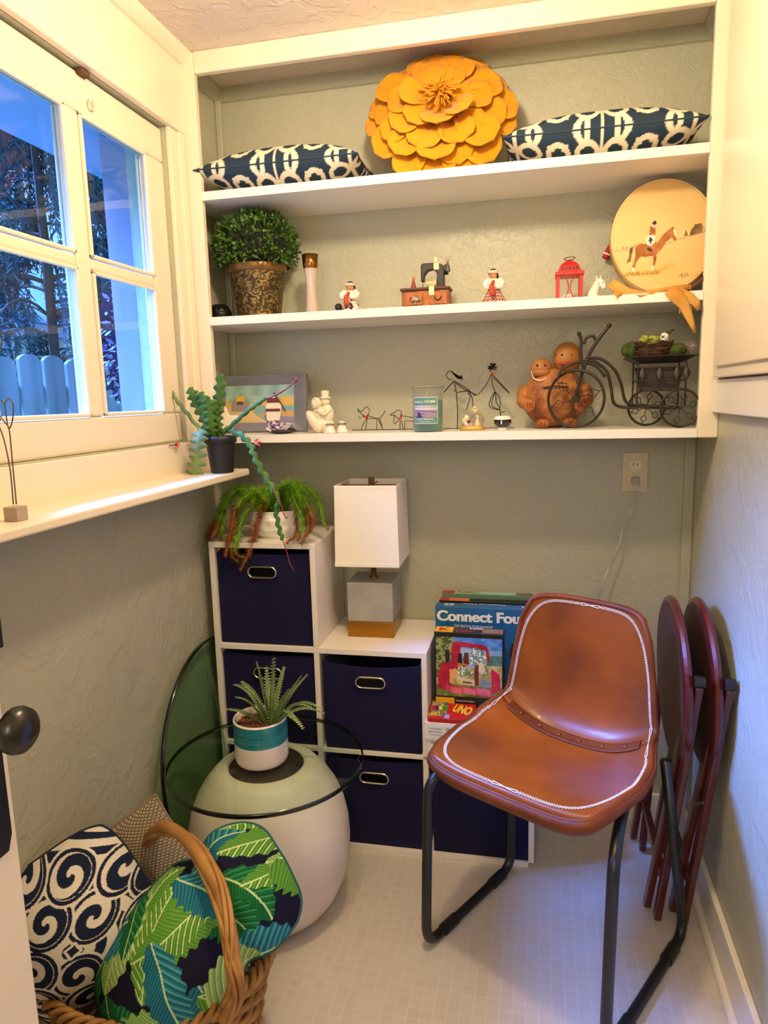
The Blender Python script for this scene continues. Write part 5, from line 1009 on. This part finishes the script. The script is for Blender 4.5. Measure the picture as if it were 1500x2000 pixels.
# connect four
C4B=mat('game_blue','#175f92',.4,spec=.5); c4=thing('connect_four_box','blue vertical checkers game box with white lettering, behind the truck puzzle','game box',(.79,.13,ZB)); fy=.108; m=MB(); m.box(.657,.93,fy,.150,ZB,.697); m.build('box',C4B,c4,bevel=.0015)
m=MB()
for q in (0,.0011,.0022): text(m,'Connect Four',(.662+q,fy-.0004,.654),(1,0,0),(0,0,1),.032,.258,.022,.0005+q*.1)
m.build('lettering',PW_,c4); face_text(c4,'THE VERTICAL FOUR-IN-A-ROW',(.712,fy-.0004,.637),.0072,.112,PW_,bold=.01); face_text(c4,'CHECKERS GAME',(.738,fy-.0004,.6255),.0072,.060,PW_,bold=.01)
face_text(c4,'Connect Four',(.858,.146,.6974),.014,.125,mat('print_paleblue','#b9d0dc',.5),(-1,0,0),(0,-1,0),.03)
for q0,q1 in ((.682,.694),(.697,.709),(.905,.918)): m=MB(); m.box(q0,q1,.120,.138,.6974,.6978); m.build('top_mark',mat('print_paleblue','#b9d0dc',.5),c4)
# cover photo patch: dark haired child by the grid
U,V=np.meshgrid(np.linspace(0,1,60),np.linspace(0,1,90),indexing='ij'); cc=np.zeros(U.shape+(3,))+rgb('#1e5f8a'); cc=np.where((np.hypot((U-.55)/.5,(V-.72)/.25)<1)[...,None],rgb('#3a1a1c')+noise2(U,V,2,6)[...,None]*.06,cc); cc=np.where((np.hypot((U-.55)/.36,(V-.55)/.18)<1)[...,None],rgb('#b97c62'),cc); cc=np.where((V<.38)[...,None],rgb('#7c2b2a'),cc)
paint('cover_print',np.stack([.868+U*.058,U*0+fy-.0006,.46+V*.150],-1),cc,painted('glossy_print',.3),c4)
m=MB(); m.prism([(0,0),(.030,0),(.026,.010),(.014,.016),(.004,.012)],(.658,fy-.0004,.600),(1,0,0),(0,0,1),.0006); m.build('cover_print',mat('print_rust','#8a3a2a',.4),c4)
# truck puzzle box
kd=thing('truck_puzzle_box','black jigsaw box showing puppies and flowers in a red truck, front of the games','game box',(.762,.045,ZB)); ky=.020; m=MB(); m.box(.6665,.859,ky,.070,ZB,.650); m.build('box',PB_,kd,bevel=.0015)
nU,nV=260,180; U,V=np.meshgrid(np.linspace(0,1,nU),np.linspace(0,1,nV),indexing='ij'); nz=noise2(U,V,11,12)[...,None]; cc=np.zeros(U.shape+(3,))+rgb('#7fa4c4'); cc=np.where((V>.80)[...,None],rgb('#4f86c0')+nz*.1,cc); cc=np.where((V<.72)[...,None],rgb('#4f7a6a')+nz*.1,cc); cc=np.where((V<.55)[...,None],rgb('#b9a565')+nz*.12,cc); cc=np.where((V<.2)[...,None],rgb('#6f7a3a')+nz*.12,cc)
gr=noise2(U,V,21,26); cc=np.where(((U<.27)&(V>.3))[...,None],np.where((gr>.05)[...,None],rgb('#9aa05a'),rgb('#4a5a2c')),cc)
def pp_(p,c,n_=.06):
    global cc
    cc=np.where(inpoly(U,V,p)[...,None],rgb(c)+nz*n_,cc)
def kx(u,v): return ((u-170)/755,(1215-v)/565)
K=lambda *p:[kx(*q) for q in p]
pp_(K((345,960),(350,760),(365,700),(420,685),(740,715),(775,750),(790,860),(760,880),(740,760),(470,735),(455,760),(455,960)),'#b01c34'); pp_(K((455,960),(455,745),(740,765),(750,900)),'#9fb6cc'); pp_(K((185,1020),(240,900),(350,890),(350,1100),(290,1160),(200,1150)),'#b3183a'); pp_(K((800,930),(900,980),(905,1130),(810,1170)),'#c21d44'); pp_(K((290,1110),(810,1130),(815,1208),(285,1165)),'#cf4468'); 
for a,b_ in ((335,465),(480,625),(640,790)): pp_(K((a,1125),(b_,1135),(b_,1195),(a,1180)),'#e0708c')
pp_(K((420,870),(430,800),(470,800),(480,920),(430,930)),'#2a1a16'); pp_(K((480,860),(500,790),(545,790),(550,900),(500,910)),'#6a3018'); pp_(K((415,930),(540,930),(545,900),(415,890)),'#c9662a')
for cx0,cy0,r0 in ((640,830,90),(700,860,60),(740,960,55),(480,970,60),(560,1000,50)): k=(np.hypot((U-kx(cx0,0)[0])*755,(V-kx(0,cy0)[1])*565)<r0); q=noise2(U,V,31,34); cc=np.where(k[...,None]&(q>-.25)[...,None],np.where((q>.42)[...,None],rgb('#ecebe0'),np.where((q>.1)[...,None],rgb('#7fa05a'),rgb('#3a6a34'))),cc)
pp_(K((325,1090),(330,1000),(325,950),(350,960),(390,945),(425,970),(420,1000),(430,1085),(405,1085),(395,1040),(355,1040),(350,1085)),'#dba566'); pp_(K((655,960),(660,890),(690,870),(725,890),(735,960),(700,990)),'#e6cfa8'); pp_(K((610,1030),(615,900),(660,900),(660,1100),(620,1100)),'#6a2a24'); pp_(K((410,1020),(605,1040),(605,1100),(410,1085)),'#d8c79a'); pp_(K((670,1030),(800,1050),(785,1115),(680,1105)),'#8a94b0'); pp_(K((475,1065),(590,1072),(590,1085),(480,1080)),'#3a3020'); pp_(K((280,900),(275,780),(325,770),(330,880)),'#1c241c')
paint('truck_print',np.stack([.671+U*.184,U*0+ky-.0006,.4625+V*.1745],-1),cc,painted('glossy_print',.3),kd)
m=MB(); m.box(.669,.722,ky-.001,ky-.0002,.400,.4575); m.build('yellow_patch',PY_,kd); m=MB(); m.box(.668,.718,ky+.002,ky+.046,.6503,.6508); m.build('yellow_patch',PY_,kd)
ko=[(0,0),(.018,.013),(.0,.026),(-.0,.026)]
m=MB(); m.prism([(0,.0),(.010,.0),(.010,.009),(.022,.0),(.030,.0),(.014,.0125),(.030,.025),(.022,.025),(.010,.016),(.010,.025),(0,.025)],(.675,ky-.0014,.418),(1,0,0),(0,0,1),.0006); m.prism([(0,.0),(.010,.0),(.010,.009),(.022,.0),(.030,.0),(.014,.0125),(.030,.025),(.022,.025),(.010,.016),(.010,.025),(0,.025)],(.678,ky+.010,.6512),(1,0,0),(0,1,0),.0006); m.build('emblem',PR_,kd)
face_text(kd,'KODAK',(.728,ky-.0004,.405),.016,.068,PR_,bold=.01); face_text(kd,'PREMIUM PUZZLE',(.727,ky-.0004,.4475),.0045,.052,PW_); face_text(kd,'1000',(.764,ky+.032,.6504),.012,.036,PW_,(1,0,0),(0,1,0),.03); face_text(kd,'KODAK',(.726,ky+.006,.6504),.016,.050,PR_,(1,0,0),(0,1,0),.01)
m=MB(); m.box(.800,.856,ky+.004,ky+.040,.6503,.6508); m.build('top_print',mat('print_mixed','#a33a44',.4,col2='#6f8a5a',cs=90),kd)
# white card boxes and the card game
wb=thing('card_box','white cardboard storage box with small black print, lowest in the front pile','cardboard box',(.70,-.012,ZB)); m=MB(); m.box(.655,.80,-.050,.018,ZB,.3655); m.build('box',PW_,wb,bevel=.001); face_text(wb,'TRADING CARDS',(.662,-.0504,.350),.008,.060,PB_)
wb2=thing('card_box','white cardboard box printed with three short lines, under the red card game','cardboard box',(.70,-.016,.366)); m=MB(); m.box(.648,.80,-.056,.0175,.366,.4155); m.build('box',PW_,wb2,bevel=.001)
for k,s_ in enumerate(('Pocket Readers','Best Puzzles','Trading Games')): face_text(wb2,s_,(.660,-.0564,.396-k*.0095),.0052,.036,PB_)
face_text(wb2,'@',(.706,-.0564,.394),.009,.012,PB_)
un=thing('card_game_box','red card game box with slanted letters lying on the white cardboard box','card game',(.70,-.014,.4155)); un.rotation_euler=(.16,0,0); m=MB(); m.box(-.043,.083,-.040,.050,.0,.020); m.build('box',PR_,un,local=True,bevel=.001); UNY=mat('uno_yellow','#e9c53a',.4)
def loc_text(par,s,o,h,w_,mt_,ax,ay,bold=.03,lift=.0006): m=MB(); text(m,s,o,ax,ay,h,w_,bold,lift); m.build('lettering',mt_,par,local=True)
m=MB(); m.box(-.040,.006,-.030,.046,.0202,.0206); m.build('card_print',mat('print_greencream','#b9b890',.4,col2='#2a2a2a',cs=80),un,local=True)
loc_text(un,'UNO',(.018,-.004,.0207),.040,.052,UNY,(.96,-.28,0),(.28,.96,0),.05); loc_text(un,'UNO',(-.040,-.034,.0208),.016,.032,UNY,(.96,.28,0),(-.28,.96,0),.05)
m=MB(); 
for k,(x_,c_) in enumerate(((-.036,0),(-.026,1),(-.016,2),(-.006,3))): m.k=k; m.prism([(0,0),(.016,.004),(.012,.024),(-.004,.020)],(x_,-.004,.0212+.0004*k),(1,0,0),(0,1,0),.0004)
m.build('printed_cards',[PR_,mat('print_blue','#3040a0',.4),UNY,mat('print_green','#3a8a3a',.4)],un,local=True)
m=MB(); m.box(.002,.016,-.038,-.020,.0206,.0209); m.build('small_print',mat('print_lilac','#a0a0d0',.4),un,local=True)
# ---------------- plants ----------------
# trailing plant on the tall cube
tpx,tpy=.198,.060; tr_=thing('trailing_plant','trailing green and rust fronded plant in a white dimpled bowl on the tall cube','potted plant',(tpx,tpy,.9105))
nu,nv=96,30; P=[]
for i in range(nu):
    a=2*math.pi*i/nu; row=[]
    for j in range(nv):
        s_=j/(nv-1); r_=np.interp(s_,[0,.06,.3,.7,.93,1],[.050,.060,.073,.079,.076,.077]); r_-=.0035*max(0,math.cos(a*10+(math.pi if int(s_*3)%2 else 0)))*math.sin(math.pi*min(1,s_*1.05))**.5*abs(math.sin(s_*3*math.pi)); row.append((tpx+r_*math.cos(a),tpy+r_*math.sin(a),.9105+.078*s_))
    P.append(row)
m=MB(); m.grid(P,closeu=True); m.lathe([(.077,.078),(.075,.0795),(.072,.078),(.071,.062)],(tpx,tpy,.9105),48); m.build('bowl',mat('white_bowl','#f2ebe0',.18,spec=.6),tr_,smooth=True)
m=MB(); m.lathe([(0,.068),(.0715,.064)],(tpx,tpy,.9105),32); m.build('soil',mat('mulch','#3a2318'),tr_); m=MB(); m.lathe([(0,0),(.058,0),(.062,.0035),(.056,.004)],(tpx,tpy,.9103),36); m.build('saucer',mat('white_bowl','#f2ebe0'),tr_,smooth=True)
GRN=mat('frond_green','#6a9a20',.5,col2='#97c636',cs=40,spec=.4); RST=mat('frond_rust','#8a3a14',.6,col2='#a5581e',cs=40)
def frond(pts,name,par,r=.0085,rust=.0,dens=46,gm=GRN):
    P_=smoothpath(pts,8); m=MB(); m.tube(P_,.0022,5); L=0; n_=len(P_)
    tot=sum((P_[i+1]-P_[i]).length for i in range(n_-1)); acc=0
    for i in range(n_-1):
        seg=(P_[i+1]-P_[i]); tg=seg.normalized(); o1=tg.orthogonal().normalized(); cnt=max(1,int(seg.length*1000*dens/13)); 
        for k in range(cnt):
            p=P_[i]+seg*(k/cnt); a=rng.uniform(0,6.28); d=(Matrix.Rotation(a,3,tg)@o1); t_=(acc+seg.length*k/cnt)/tot; rr2=r*(.6+.8*min(1,3*(1-t_)))*rng.uniform(.8,1.1); s_=tg.cross(d)*.0011
            m.k=1 if t_>1-rust+rng.uniform(-.08,.08) else 0; m.add([p-s_,p+s_,p+d*rr2+tg*rr2*.9],[(0,1,2)])
        acc+=seg.length
    m.k=0; return m.build(name,[gm,RST],par)
base=Vector((tpx,tpy-.01,.985))
FR=[((500,985),(470,950),(440,990),(432,1060),(425,1075),.15),((505,985),(480,970),(455,1020),(452,1080),(465,1098),.25),((520,985),(500,985),(475,1010),(460,1075),(478,1090),.2),((525,985),(520,975),(505,1010),(490,1070),(470,1112),.75),((530,990),(560,950),(575,975),(580,1040),(560,1060),.45),((530,985),(565,945),(592,985),(602,1030),(588,1062),.4),((530,980),(575,950),(600,985),(612,1020),(600,1045),.3),((535,980),(560,955),(585,1000),(590,1035),(582,1055),.1),((520,985),(470,955),(440,985),(428,1020),(415,1050),.2),((530,980),(580,945),(620,975),(630,1015),(640,1033),.05),((510,985),(450,960),(425,1010),(405,1050),(388,1080),.45),((520,990),(500,960),(465,985),(450,1040),(440,1085),.5)]
for i,f_ in enumerate(FR):
    ys=[tpy-.02,tpy-.05-.012*(i%3),tpy-.085-.01*(i%4),tpy-.105-.012*(i%3),tpy-.115-.01*(i%3)]
    if f_[4][0]<400 or f_[4][0]>630: ys=[tpy-.01,tpy-.02,tpy-.04,tpy-.06,tpy-.07]
    pts=[at(f_[k][0],f_[k][1],Y=ys[k]) for k in range(5)]; frond(pts,'frond',tr_,.0145,f_[5])
for k in range(26):
    a=rng.uniform(0,6.28); L=rng.uniform(.04,.10); b0=base+Vector((rng.uniform(-.04,.04),rng.uniform(-.03,.03),-.005)); top=b0+Vector((math.cos(a)*L*.5,math.sin(a)*L*.4-.01,L*.75)); 
    frond([b0,b0.lerp(top,.6)+Vector((0,0,.012)),top,top+Vector((math.cos(a)*L*.5,math.sin(a)*L*.3-.01,-L*.15))],'frond',tr_,.0135,0,40)
# fishbone cactus on the sill
px_,py_=.118,-.108; ZS=1.1132; fc2=thing('fishbone_cactus','fishbone cactus with zigzag stems in a black plastic pot on the window sill','potted plant',(px_,py_,ZS))
POT=mat('black_plastic','#161514',.5); m=MB(); m.lathe([(0,0),(.029,0),(.030,.003),(.0385,.080)],(px_,py_,ZS),40); m.lathe([(.0385,.080),(.0425,.081),(.0430,.097),(.041,.098),(.039,.095),(.037,.08)],(px_,py_,ZS),40); m.build('pot',POT,fc2,smooth=True)
m=MB(); m.lathe([(0,.090),(.0395,.086)],(px_,py_,ZS),30); m.build('soil',mat('mulch','#3a2318'),fc2)
CG=mat('cactus_green','#3a5a1c',.65,col2='#55782f',cs=25,spec=.2); CG2=mat('cactus_bluegreen','#5a7350',.65,col2='#7f9552',cs=14,spec=.2); CR_=mat('cactus_red','#8a2c1c',.5)
def zig(pts,w_,name,par,mt_,nl=7,face=Vector((0,-1,0)),rot=0.,lob=.75,tip=None):
    P_=smoothpath(pts,10); n_=len(P_); rows=[]; tot=n_-1
    for i in range(n_):
        t_=i/tot; tg=(P_[min(i+1,tot)]-P_[max(i-1,0)]).normalized(); sd=tg.cross(face).normalized(); 
        ph=t_*nl; l=1-lob*abs(math.cos(math.pi*ph))**3 ; r2=1-lob*abs(math.cos(math.pi*(ph+.5)))**3; env=min(1,.35+t_*6)*min(1,.3+(1-t_)*7)
        c0=.0022; rows.append([P_[i]-sd*(w_*l*env+c0)+tg*0.,P_[i]-sd*c0+face*.001,P_[i]+face*.0018,P_[i]+sd*c0+face*.001,P_[i]+sd*(w_*r2*env+c0)])
    m=MB(); m.grid(rows); return m.build(name,mt_,par,smooth=True,solid=.0026)
def AZ(lst): return [at(u,v,Y=y_) for u,v,y_ in lst]
b0=(420,852,py_)
zig(AZ([(425,855,py_),(424,820,py_),(428,780,py_-.005),(432,730,py_-.01)]),.017,'stem',fc2,CG,8)
zig(AZ([(412,855,py_-.01),(400,820,py_-.015),(382,785,py_-.02),(371,757,py_-.02)]),.0165,'stem',fc2,CG,7)
zig(AZ([(414,855,py_-.018),(405,825,py_-.022),(398,790,py_-.025),(392,765,py_-.03)]),.017,'stem',fc2,CG,6)
zig(AZ([(418,855,py_-.02),(412,830,py_-.03),(410,800,py_-.035),(404,776,py_-.04)]),.0165,'stem',fc2,CG,6,Vector((.3,-.95,0)))
zig(AZ([(422,855,py_),(425,835,py_-.01),(418,805,py_-.02),(420,780,py_-.03)]),.0165,'stem',fc2,CG,6,Vector((-.4,-.9,0)))
zig(AZ([(395,838,py_-.038),(388,862,py_-.056),(386,895,py_-.058),(380,925,py_-.058),(378,943,py_-.060)]),.024,'hanging_stem',fc2,CG2,8,lob=.9)
m=MB(); zig(AZ([(425,855,py_),(455,828,py_-.03),(490,798,py_-.06),(520,778,py_-.08)]),.0042,'thin_stem',fc2,CG,7)
m=MB(); m.tube(smoothpath(AZ([(518,780,py_-.078),(545,768,py_-.09),(565,755,py_-.10),(578,743,py_-.105)]),5),[.0024]*8+[.0018]*8,6) ; m.ell(at(579,741,Y=py_-.105),(.004,.003,.006),8,6); m.build('red_tip',CR_,fc2,smooth=True)
zig(AZ([(405,858,py_-.02),(372,815,py_-.02),(348,785,py_-.01),(335,765,py_-.0),(318,728,py_+.004)]),.0045,'thin_stem',fc2,CG2,7)
zig(AZ([(440,838,py_-.01),(470,850,py_-.045),(488,868,py_-.055),(497,890,py_-.06),(512,920,py_-.06),(530,950,py_-.06),(545,975,py_-.06)]),.0085,'trailing_stem',fc2,CG,9,lob=.85)
zig(AZ([(545,975,py_-.06),(540,1000,py_-.055),(545,1030,py_-.055),(552,1055,py_-.055)]),.006,'trailing_stem',fc2,CG,5,lob=.85)
m=MB(); m.tube(smoothpath(AZ([(528,945,py_-.06),(545,975,py_-.07),(553,1000,py_-.07),(558,1010,py_-.07)]),5),.0014,6); m.tube(smoothpath(AZ([(552,1055,py_-.055),(560,1078,py_-.055),(566,1100,py_-.055),(574,1115,py_-.055)]),5),.0012,6); m.ell(at(559,1011,Y=py_-.07),(.0035,.0035,.003),8,6); m.build('red_tendril',CR_,fc2,smooth=True)
m=MB(); P_=at(497,862,Y=py_-.055)
for k,(du,dv) in enumerate(((14,2),(12,10),(8,-6),(4,8))): e=at(497+du,862+dv,Y=py_-.06); m.tube([P_,P_.lerp(e,.6),e],[.001,.003,.0004],6)
m.build('coral_bud',mat('coral_bud','#c9502c',.5),fc2,smooth=True)
bt=at(345,869,X=.02); t=thing('red_bow','small torn red ribbon stuck at the end of the sash crack beside the black pot','ribbon',bt); m=MB()
for k in range(5): a=k*1.25; m.tube([bt,bt+Vector((.003,.009*math.cos(a),.006*math.sin(a))),bt+Vector((.001,.014*math.cos(a+.3),.008*math.sin(a+.3)))],[.0012,.0032,.0008],6,flat=.5)
m.build('ribbon',mat('bright_red','#d0301c',.5),t,smooth=True); m=MB(); m.tube([bt-Vector((.004,.03,-.001)),bt],.0014,6); m.build('clip_wire',WIR,t)
# wire heart photo holder
hx1,hy1=at(31,1003,Z=1.125)[:2]; ph_=thing('photo_holder','wire heart photo holder on a small grey block, left end of the window sill','photo holder',(hx1,hy1,ZS)); m=MB(); m.box(hx1-.013,hx1+.013,hy1-.013,hy1+.013,ZS,ZS+.024); m.build('block',mat('grey_block','#a5988a',.6),ph_,bevel=.0012)
WG=mat('grey_wire','#6f655c',.3,.8); yy=hy1
hp=lambda u,v: at(u,v,Y=yy)
m=MB(); m.tube(smoothpath([hp(26,985),hp(20,920),hp(8,860),hp(-6,820),hp(-10,795),hp(-2,782),hp(8,788),hp(11,805),hp(16,835),hp(22,830),hp(26,805),hp(24,785),hp(16,779),hp(9,788)],5),.0011,6); m.tube(smoothpath([hp(32,985),hp(24,900),hp(18,840),hp(10,826),hp(-2,810)],5),.0011,6); m.build('wire_heart',WG,ph_,smooth=True)
t2=at(-6,690,Y=yy); m=MB(); m.tube(smoothpath([hp(-10,985) ,hp(-12,800),hp(-8,700),hp(2,680),hp(2,665),hp(-5,655)],5),.0011,6); m.build('wire_heart',WG,ph_,smooth=True)
# ---------------- basket with cushions ----------------
WK=mat('wicker','#b98a4c',.5,col2='#96662f',cs=20,cd=4,spec=.4); bk_c=Vector((.225,-.745,0)); wb_=thing('wicker_basket','round brown wicker basket with twisted arched handle, full of cushions on the floor','basket',bk_c)
def brad(z): return np.interp(z,[0,.03,.15,.27],[.165,.178,.203,.222])
for k in range(13):
    z=.012+k*.0178; m=MB(); R_=brad(z); n_=150; m.tube([(bk_c.x+(R_+.005*math.sin(17*a+math.pi*(k%2)))*math.cos(a),bk_c.y+(R_+.005*math.sin(17*a+math.pi*(k%2)))*.86*math.sin(a),z+.002*math.sin(a*3+k)) for a in np.linspace(0,2*math.pi,n_+1)[:-1]],.0072,6,True); m.build('woven_row',WK,wb_,smooth=True)
m=MB()
for k in range(34):
    a=2*math.pi*k/34; m.tube([(bk_c.x+brad(z)*math.cos(a),bk_c.y+brad(z)*.86*math.sin(a),z) for z in (.005,.09,.18,.245)],.0042,5)
m.build('stakes',WK,wb_,smooth=True)
for ph in (0,2.1,4.2):
    m=MB(); m.tube([(bk_c.x+(.228+.010*math.cos(20*a+ph))*math.cos(a),bk_c.y+(.228+.010*math.cos(20*a+ph))*.86*math.sin(a),.248+.010*math.sin(20*a+ph)) for a in np.linspace(0,2*math.pi,241)[:-1]],.0058,6,True); m.build('braided_rim',WK,wb_,smooth=True)
m=MB(); m.lathe([(0,.004),(.165,.004)],(bk_c.x,bk_c.y,0),40,1,.86); m.build('bottom',WK,wb_)
def tw(a0,a1,n_,f,ph):
    return f
HP=smoothpath([(.418,-.86,.225),at(463,1930,Y=-.905),at(457,1870,Y=-.895),at(446,1800,Y=-.865),at(420,1725,Y=-.82),at(380,1658,Y=-.77),at(338,1620,Y=-.72),at(302,1622,Y=-.67),at(266,1680,Y=-.62),(.06,-.60,.26)],12)
m=MB(); m.tube(HP,.0115,12); hd_=m.build('handle',WK,wb_,smooth=True)
for ph,rt in ((0,.075),(.7,.075),(3.3,-.06),(4.0,-.06)):
    pts=[]
    for i,p in enumerate(HP):
        tg=(HP[min(i+1,len(HP)-1)]-HP[max(i-1,0)]).normalized(); o1=tg.cross(Vector((.7,.7,0))).normalized(); o2=tg.cross(o1); a=i*rt+ph; pts.append(p+(o1*math.cos(a)+o2*math.sin(a))*.0135)
    m=MB(); m.tube(pts,.0044,8); m.build('handle_wrap',WK,hd_,smooth=True)
def frame_m(c,xd,nd):
    nd=Vector(nd).normalized(); xd=Vector(xd); xd=(xd-nd*xd.dot(nd)).normalized(); yd=nd.cross(xd); return Matrix(((xd.x,yd.x,nd.x,c[0]),(xd.y,yd.y,nd.y,c[1]),(xd.z,yd.z,nd.z,c[2]),(0,0,0,1)))
# beige woven cushion
rgt=Vector(rr);upv=Vector(uu);bkw=-Vector(fw)
WV=mat('woven_beige','#a08e76',.95,sheen=.2); nt=WV.node_tree; b=nt.nodes['Principled BSDF']; tcn=[n for n in nt.nodes if n.type=='TEX_COORD'][0]
def wave(mt_,scale,dirn):
    w_=mt_.node_tree.nodes.new('ShaderNodeTexWave'); w_.inputs['Scale'].default_value=scale; w_.bands_direction=dirn; w_.inputs['Distortion'].default_value=.6; mt_.node_tree.links.new(tcn.outputs['Object'],w_.inputs[0]); return w_
wa=wave(WV,46,'X');wb3=wave(WV,60,'Z'); mm=nt.nodes.new('ShaderNodeMath'); mm.operation='MULTIPLY'; nt.links.new(wa.outputs['Fac'],mm.inputs[0]); nt.links.new(wb3.outputs['Fac'],mm.inputs[1])
rp=nt.nodes.new('ShaderNodeValToRGB'); rp.color_ramp.elements[0].color=(*hx('#75644e'),1); rp.color_ramp.elements[1].color=(*hx('#c4b296'),1); rp.color_ramp.elements[1].position=.6; nt.links.new(mm.outputs[0],rp.inputs[0]); nt.links.new(rp.outputs[0],b.inputs['Base Color'])
bp=nt.nodes.new('ShaderNodeBump'); bp.inputs['Strength'].default_value=.8; bp.inputs['Distance'].default_value=.003; nt.links.new(mm.outputs[0],bp.inputs['Height']); nt.links.new(bp.outputs[0],b.inputs['Normal'])
cB=at(262,1745,Y=-.66); M_=frame_m(cB,rgt*.93-upv*.36+bkw*.1,bkw+rgt*.25+upv*.1)
t=thing('beige_cushion','beige coarse woven cushion standing at the back of the wicker basket','cushion',(cB.x,cB.y,.2))
flat=lambda c_: (lambda x,y,sg: np.zeros(np.shape(x)+(3,))+rgb(c_))
M_=frame_m(cB,at(365,1722,Y=-.64)-at(275,1588,Y=-.64),bkw+rgt*.15); cushion(t,.30,.30,.10,M_,flat('#a39079'),WV,60,.05,seam='#8f7c62',pipe=.003)
# navy and white scroll cushion
def scroll(x,y,sg):
    x=x/.100;y=y/.100; c=np.zeros(x.shape,bool); X2=np.abs(x+.15*np.sin(y*1.2)); 
    r_=np.hypot(X2-.0,(y-.15)*.8); c|=((r_*3.6)%1<.5)
    for (a,b_,rd,tw_,s_) in ((.48,.34,.34,5.,1),(.42,-.42,.36,-5.5,-1),(1.12,.62,.36,5.,1),(1.1,-.25,.34,-5,1),(.9,1.15,.3,5,1),(.28,1.15,.26,-6,1),(.9,-1.05,.34,5,1),(.25,-1.1,.3,-5,1)):
        dx=X2-a;dy=y-b_;rr2=np.hypot(dx,dy);th_=np.arctan2(dy,dx); m_=rr2<rd; sp=((th_/(2*np.pi)*1.0+tw_*rr2*.62)%1)<.56; ed=(rr2>rd*.97)
        c=np.where(m_,sp&~ed,c); c=np.where((rr2>=rd)&(rr2<rd*1.18),True,c); c=np.where((rr2>=rd*1.18)&(rr2<rd*1.30),False,c)
    d=np.abs(X2-.0)+np.abs(y-.15); c=np.where(d<.16,False,c); c=np.where(d<.10,True,c)
    edge=noise2(x,y,9,5.)*.0
    return np.where(c[...,None],rgb('#1b2440'),rgb('#e9e2d6'))
cI=at(150,1800,Y=-.80); M_=frame_m(cI,at(270,1800,Y=-.80)-at(165,1640,Y=-.80),bkw+rgt*.25+upv*.15); t=thing('scroll_cushion','navy and white scroll patterned cushion at the left of the wicker basket','cushion',(cI.x,cI.y,.25))
rz=Matrix.Rotation(math.radians(48),2)
def scr(x,y,sg): return scroll(x*.7-y*.7,x*.7+y*.7,sg)
cushion(t,.285,.285,.26,M_,scr,CLOTH,230,.0,seam='#1b2440',pipe=.0025,rnd=.22,dome=.8)
# banana leaf cushion
rs=np.random.default_rng(5); LV=[]
for k in range(62):
    LV.append((rs.uniform(-.34,.34),rs.uniform(-.22,.22),rs.uniform(0,6.28),rs.uniform(.11,.19),rs.uniform(.030,.046),rs.integers(0,4)))
LC=[('#1c7a3c','#0d4a2c'),('#7fa832','#2f7a38'),('#2f8aa0','#0f4a5e'),('#c9d68a','#4f9a3c')]
def leafcol(x,y,sg):
    c=np.zeros(x.shape+(3,))+rgb('#15132c')
    for (cx0,cy0,a,L,w_,k) in LV:
        ca,sa=math.cos(a),math.sin(a); dx=x-cx0;dy=y-cy0; u=(dx*ca+dy*sa)/L+.5; v=(-dx*sa+dy*ca); bend=.015*np.sin(u*3); v=v-bend
        wd=w_*np.clip(np.sin(np.pi*np.clip(u,0,1)**.8),0,1)**.7*(1+.10*np.sin(u*46)*(np.abs(v)>w_*.3)); ins=(u>0)&(u<1)&(np.abs(v)<wd)
        s_=np.sin((u*L+np.abs(v)*-.9)*2*np.pi/.0068)+.5*np.sin((u*L-np.abs(v)*.9)*2*np.pi/.0029); A_=rgb(LC[k][0]);B_=rgb(LC[k][1]); f_=(1/(1+np.exp(-s_*1.8)))[...,None]; base_=A_*f_+B_*(1-f_)
        hi=(np.sin((u*L-np.abs(v)*.9)*2*np.pi/.0136+k)>.82)&(v>0); base_=np.where(hi[...,None],rgb('#d9e3a0') if k in(1,3) else rgb('#5fb6b0') if k==2 else rgb('#3fa060'),base_)
        base_=np.where((np.abs(v)<.0014)[...,None],rgb('#cfe0a0'),base_); c=np.where(ins[...,None],base_,c)
    return c
pA=at(240,1930,Y=-.90); pB=at(490,1755,Y=-.70); cL=(pA+pB)/2+Vector((0,0,.0)); M_=frame_m(cL,pB-pA,bkw+upv*.45-rgt*.1); t=thing('leaf_cushion','dark cushion printed with green and teal banana leaves, squeezed under the basket handle','cushion',(cL.x,cL.y,.3))
LL=(pB-pA).length+.16
def df(Q,U,V,sg):
    Q=Q.copy(); k=U+.0; pinch=np.exp(-((U-.42)/.16)**2); Q[...,2]*=1-.28*pinch; Q[...,1]*=1-.16*pinch; Q[...,2]+=-.035*U*U+.004*np.sin(9*V+5*U); Q[...,1]+=.02*np.sin(2*U); return Q
cushion(t,LL,.25,.25,M_,leafcol,CLOTH,300,.0,df,seam='#1c5a5e',pipe=.003,rnd=.30,dome=.75)
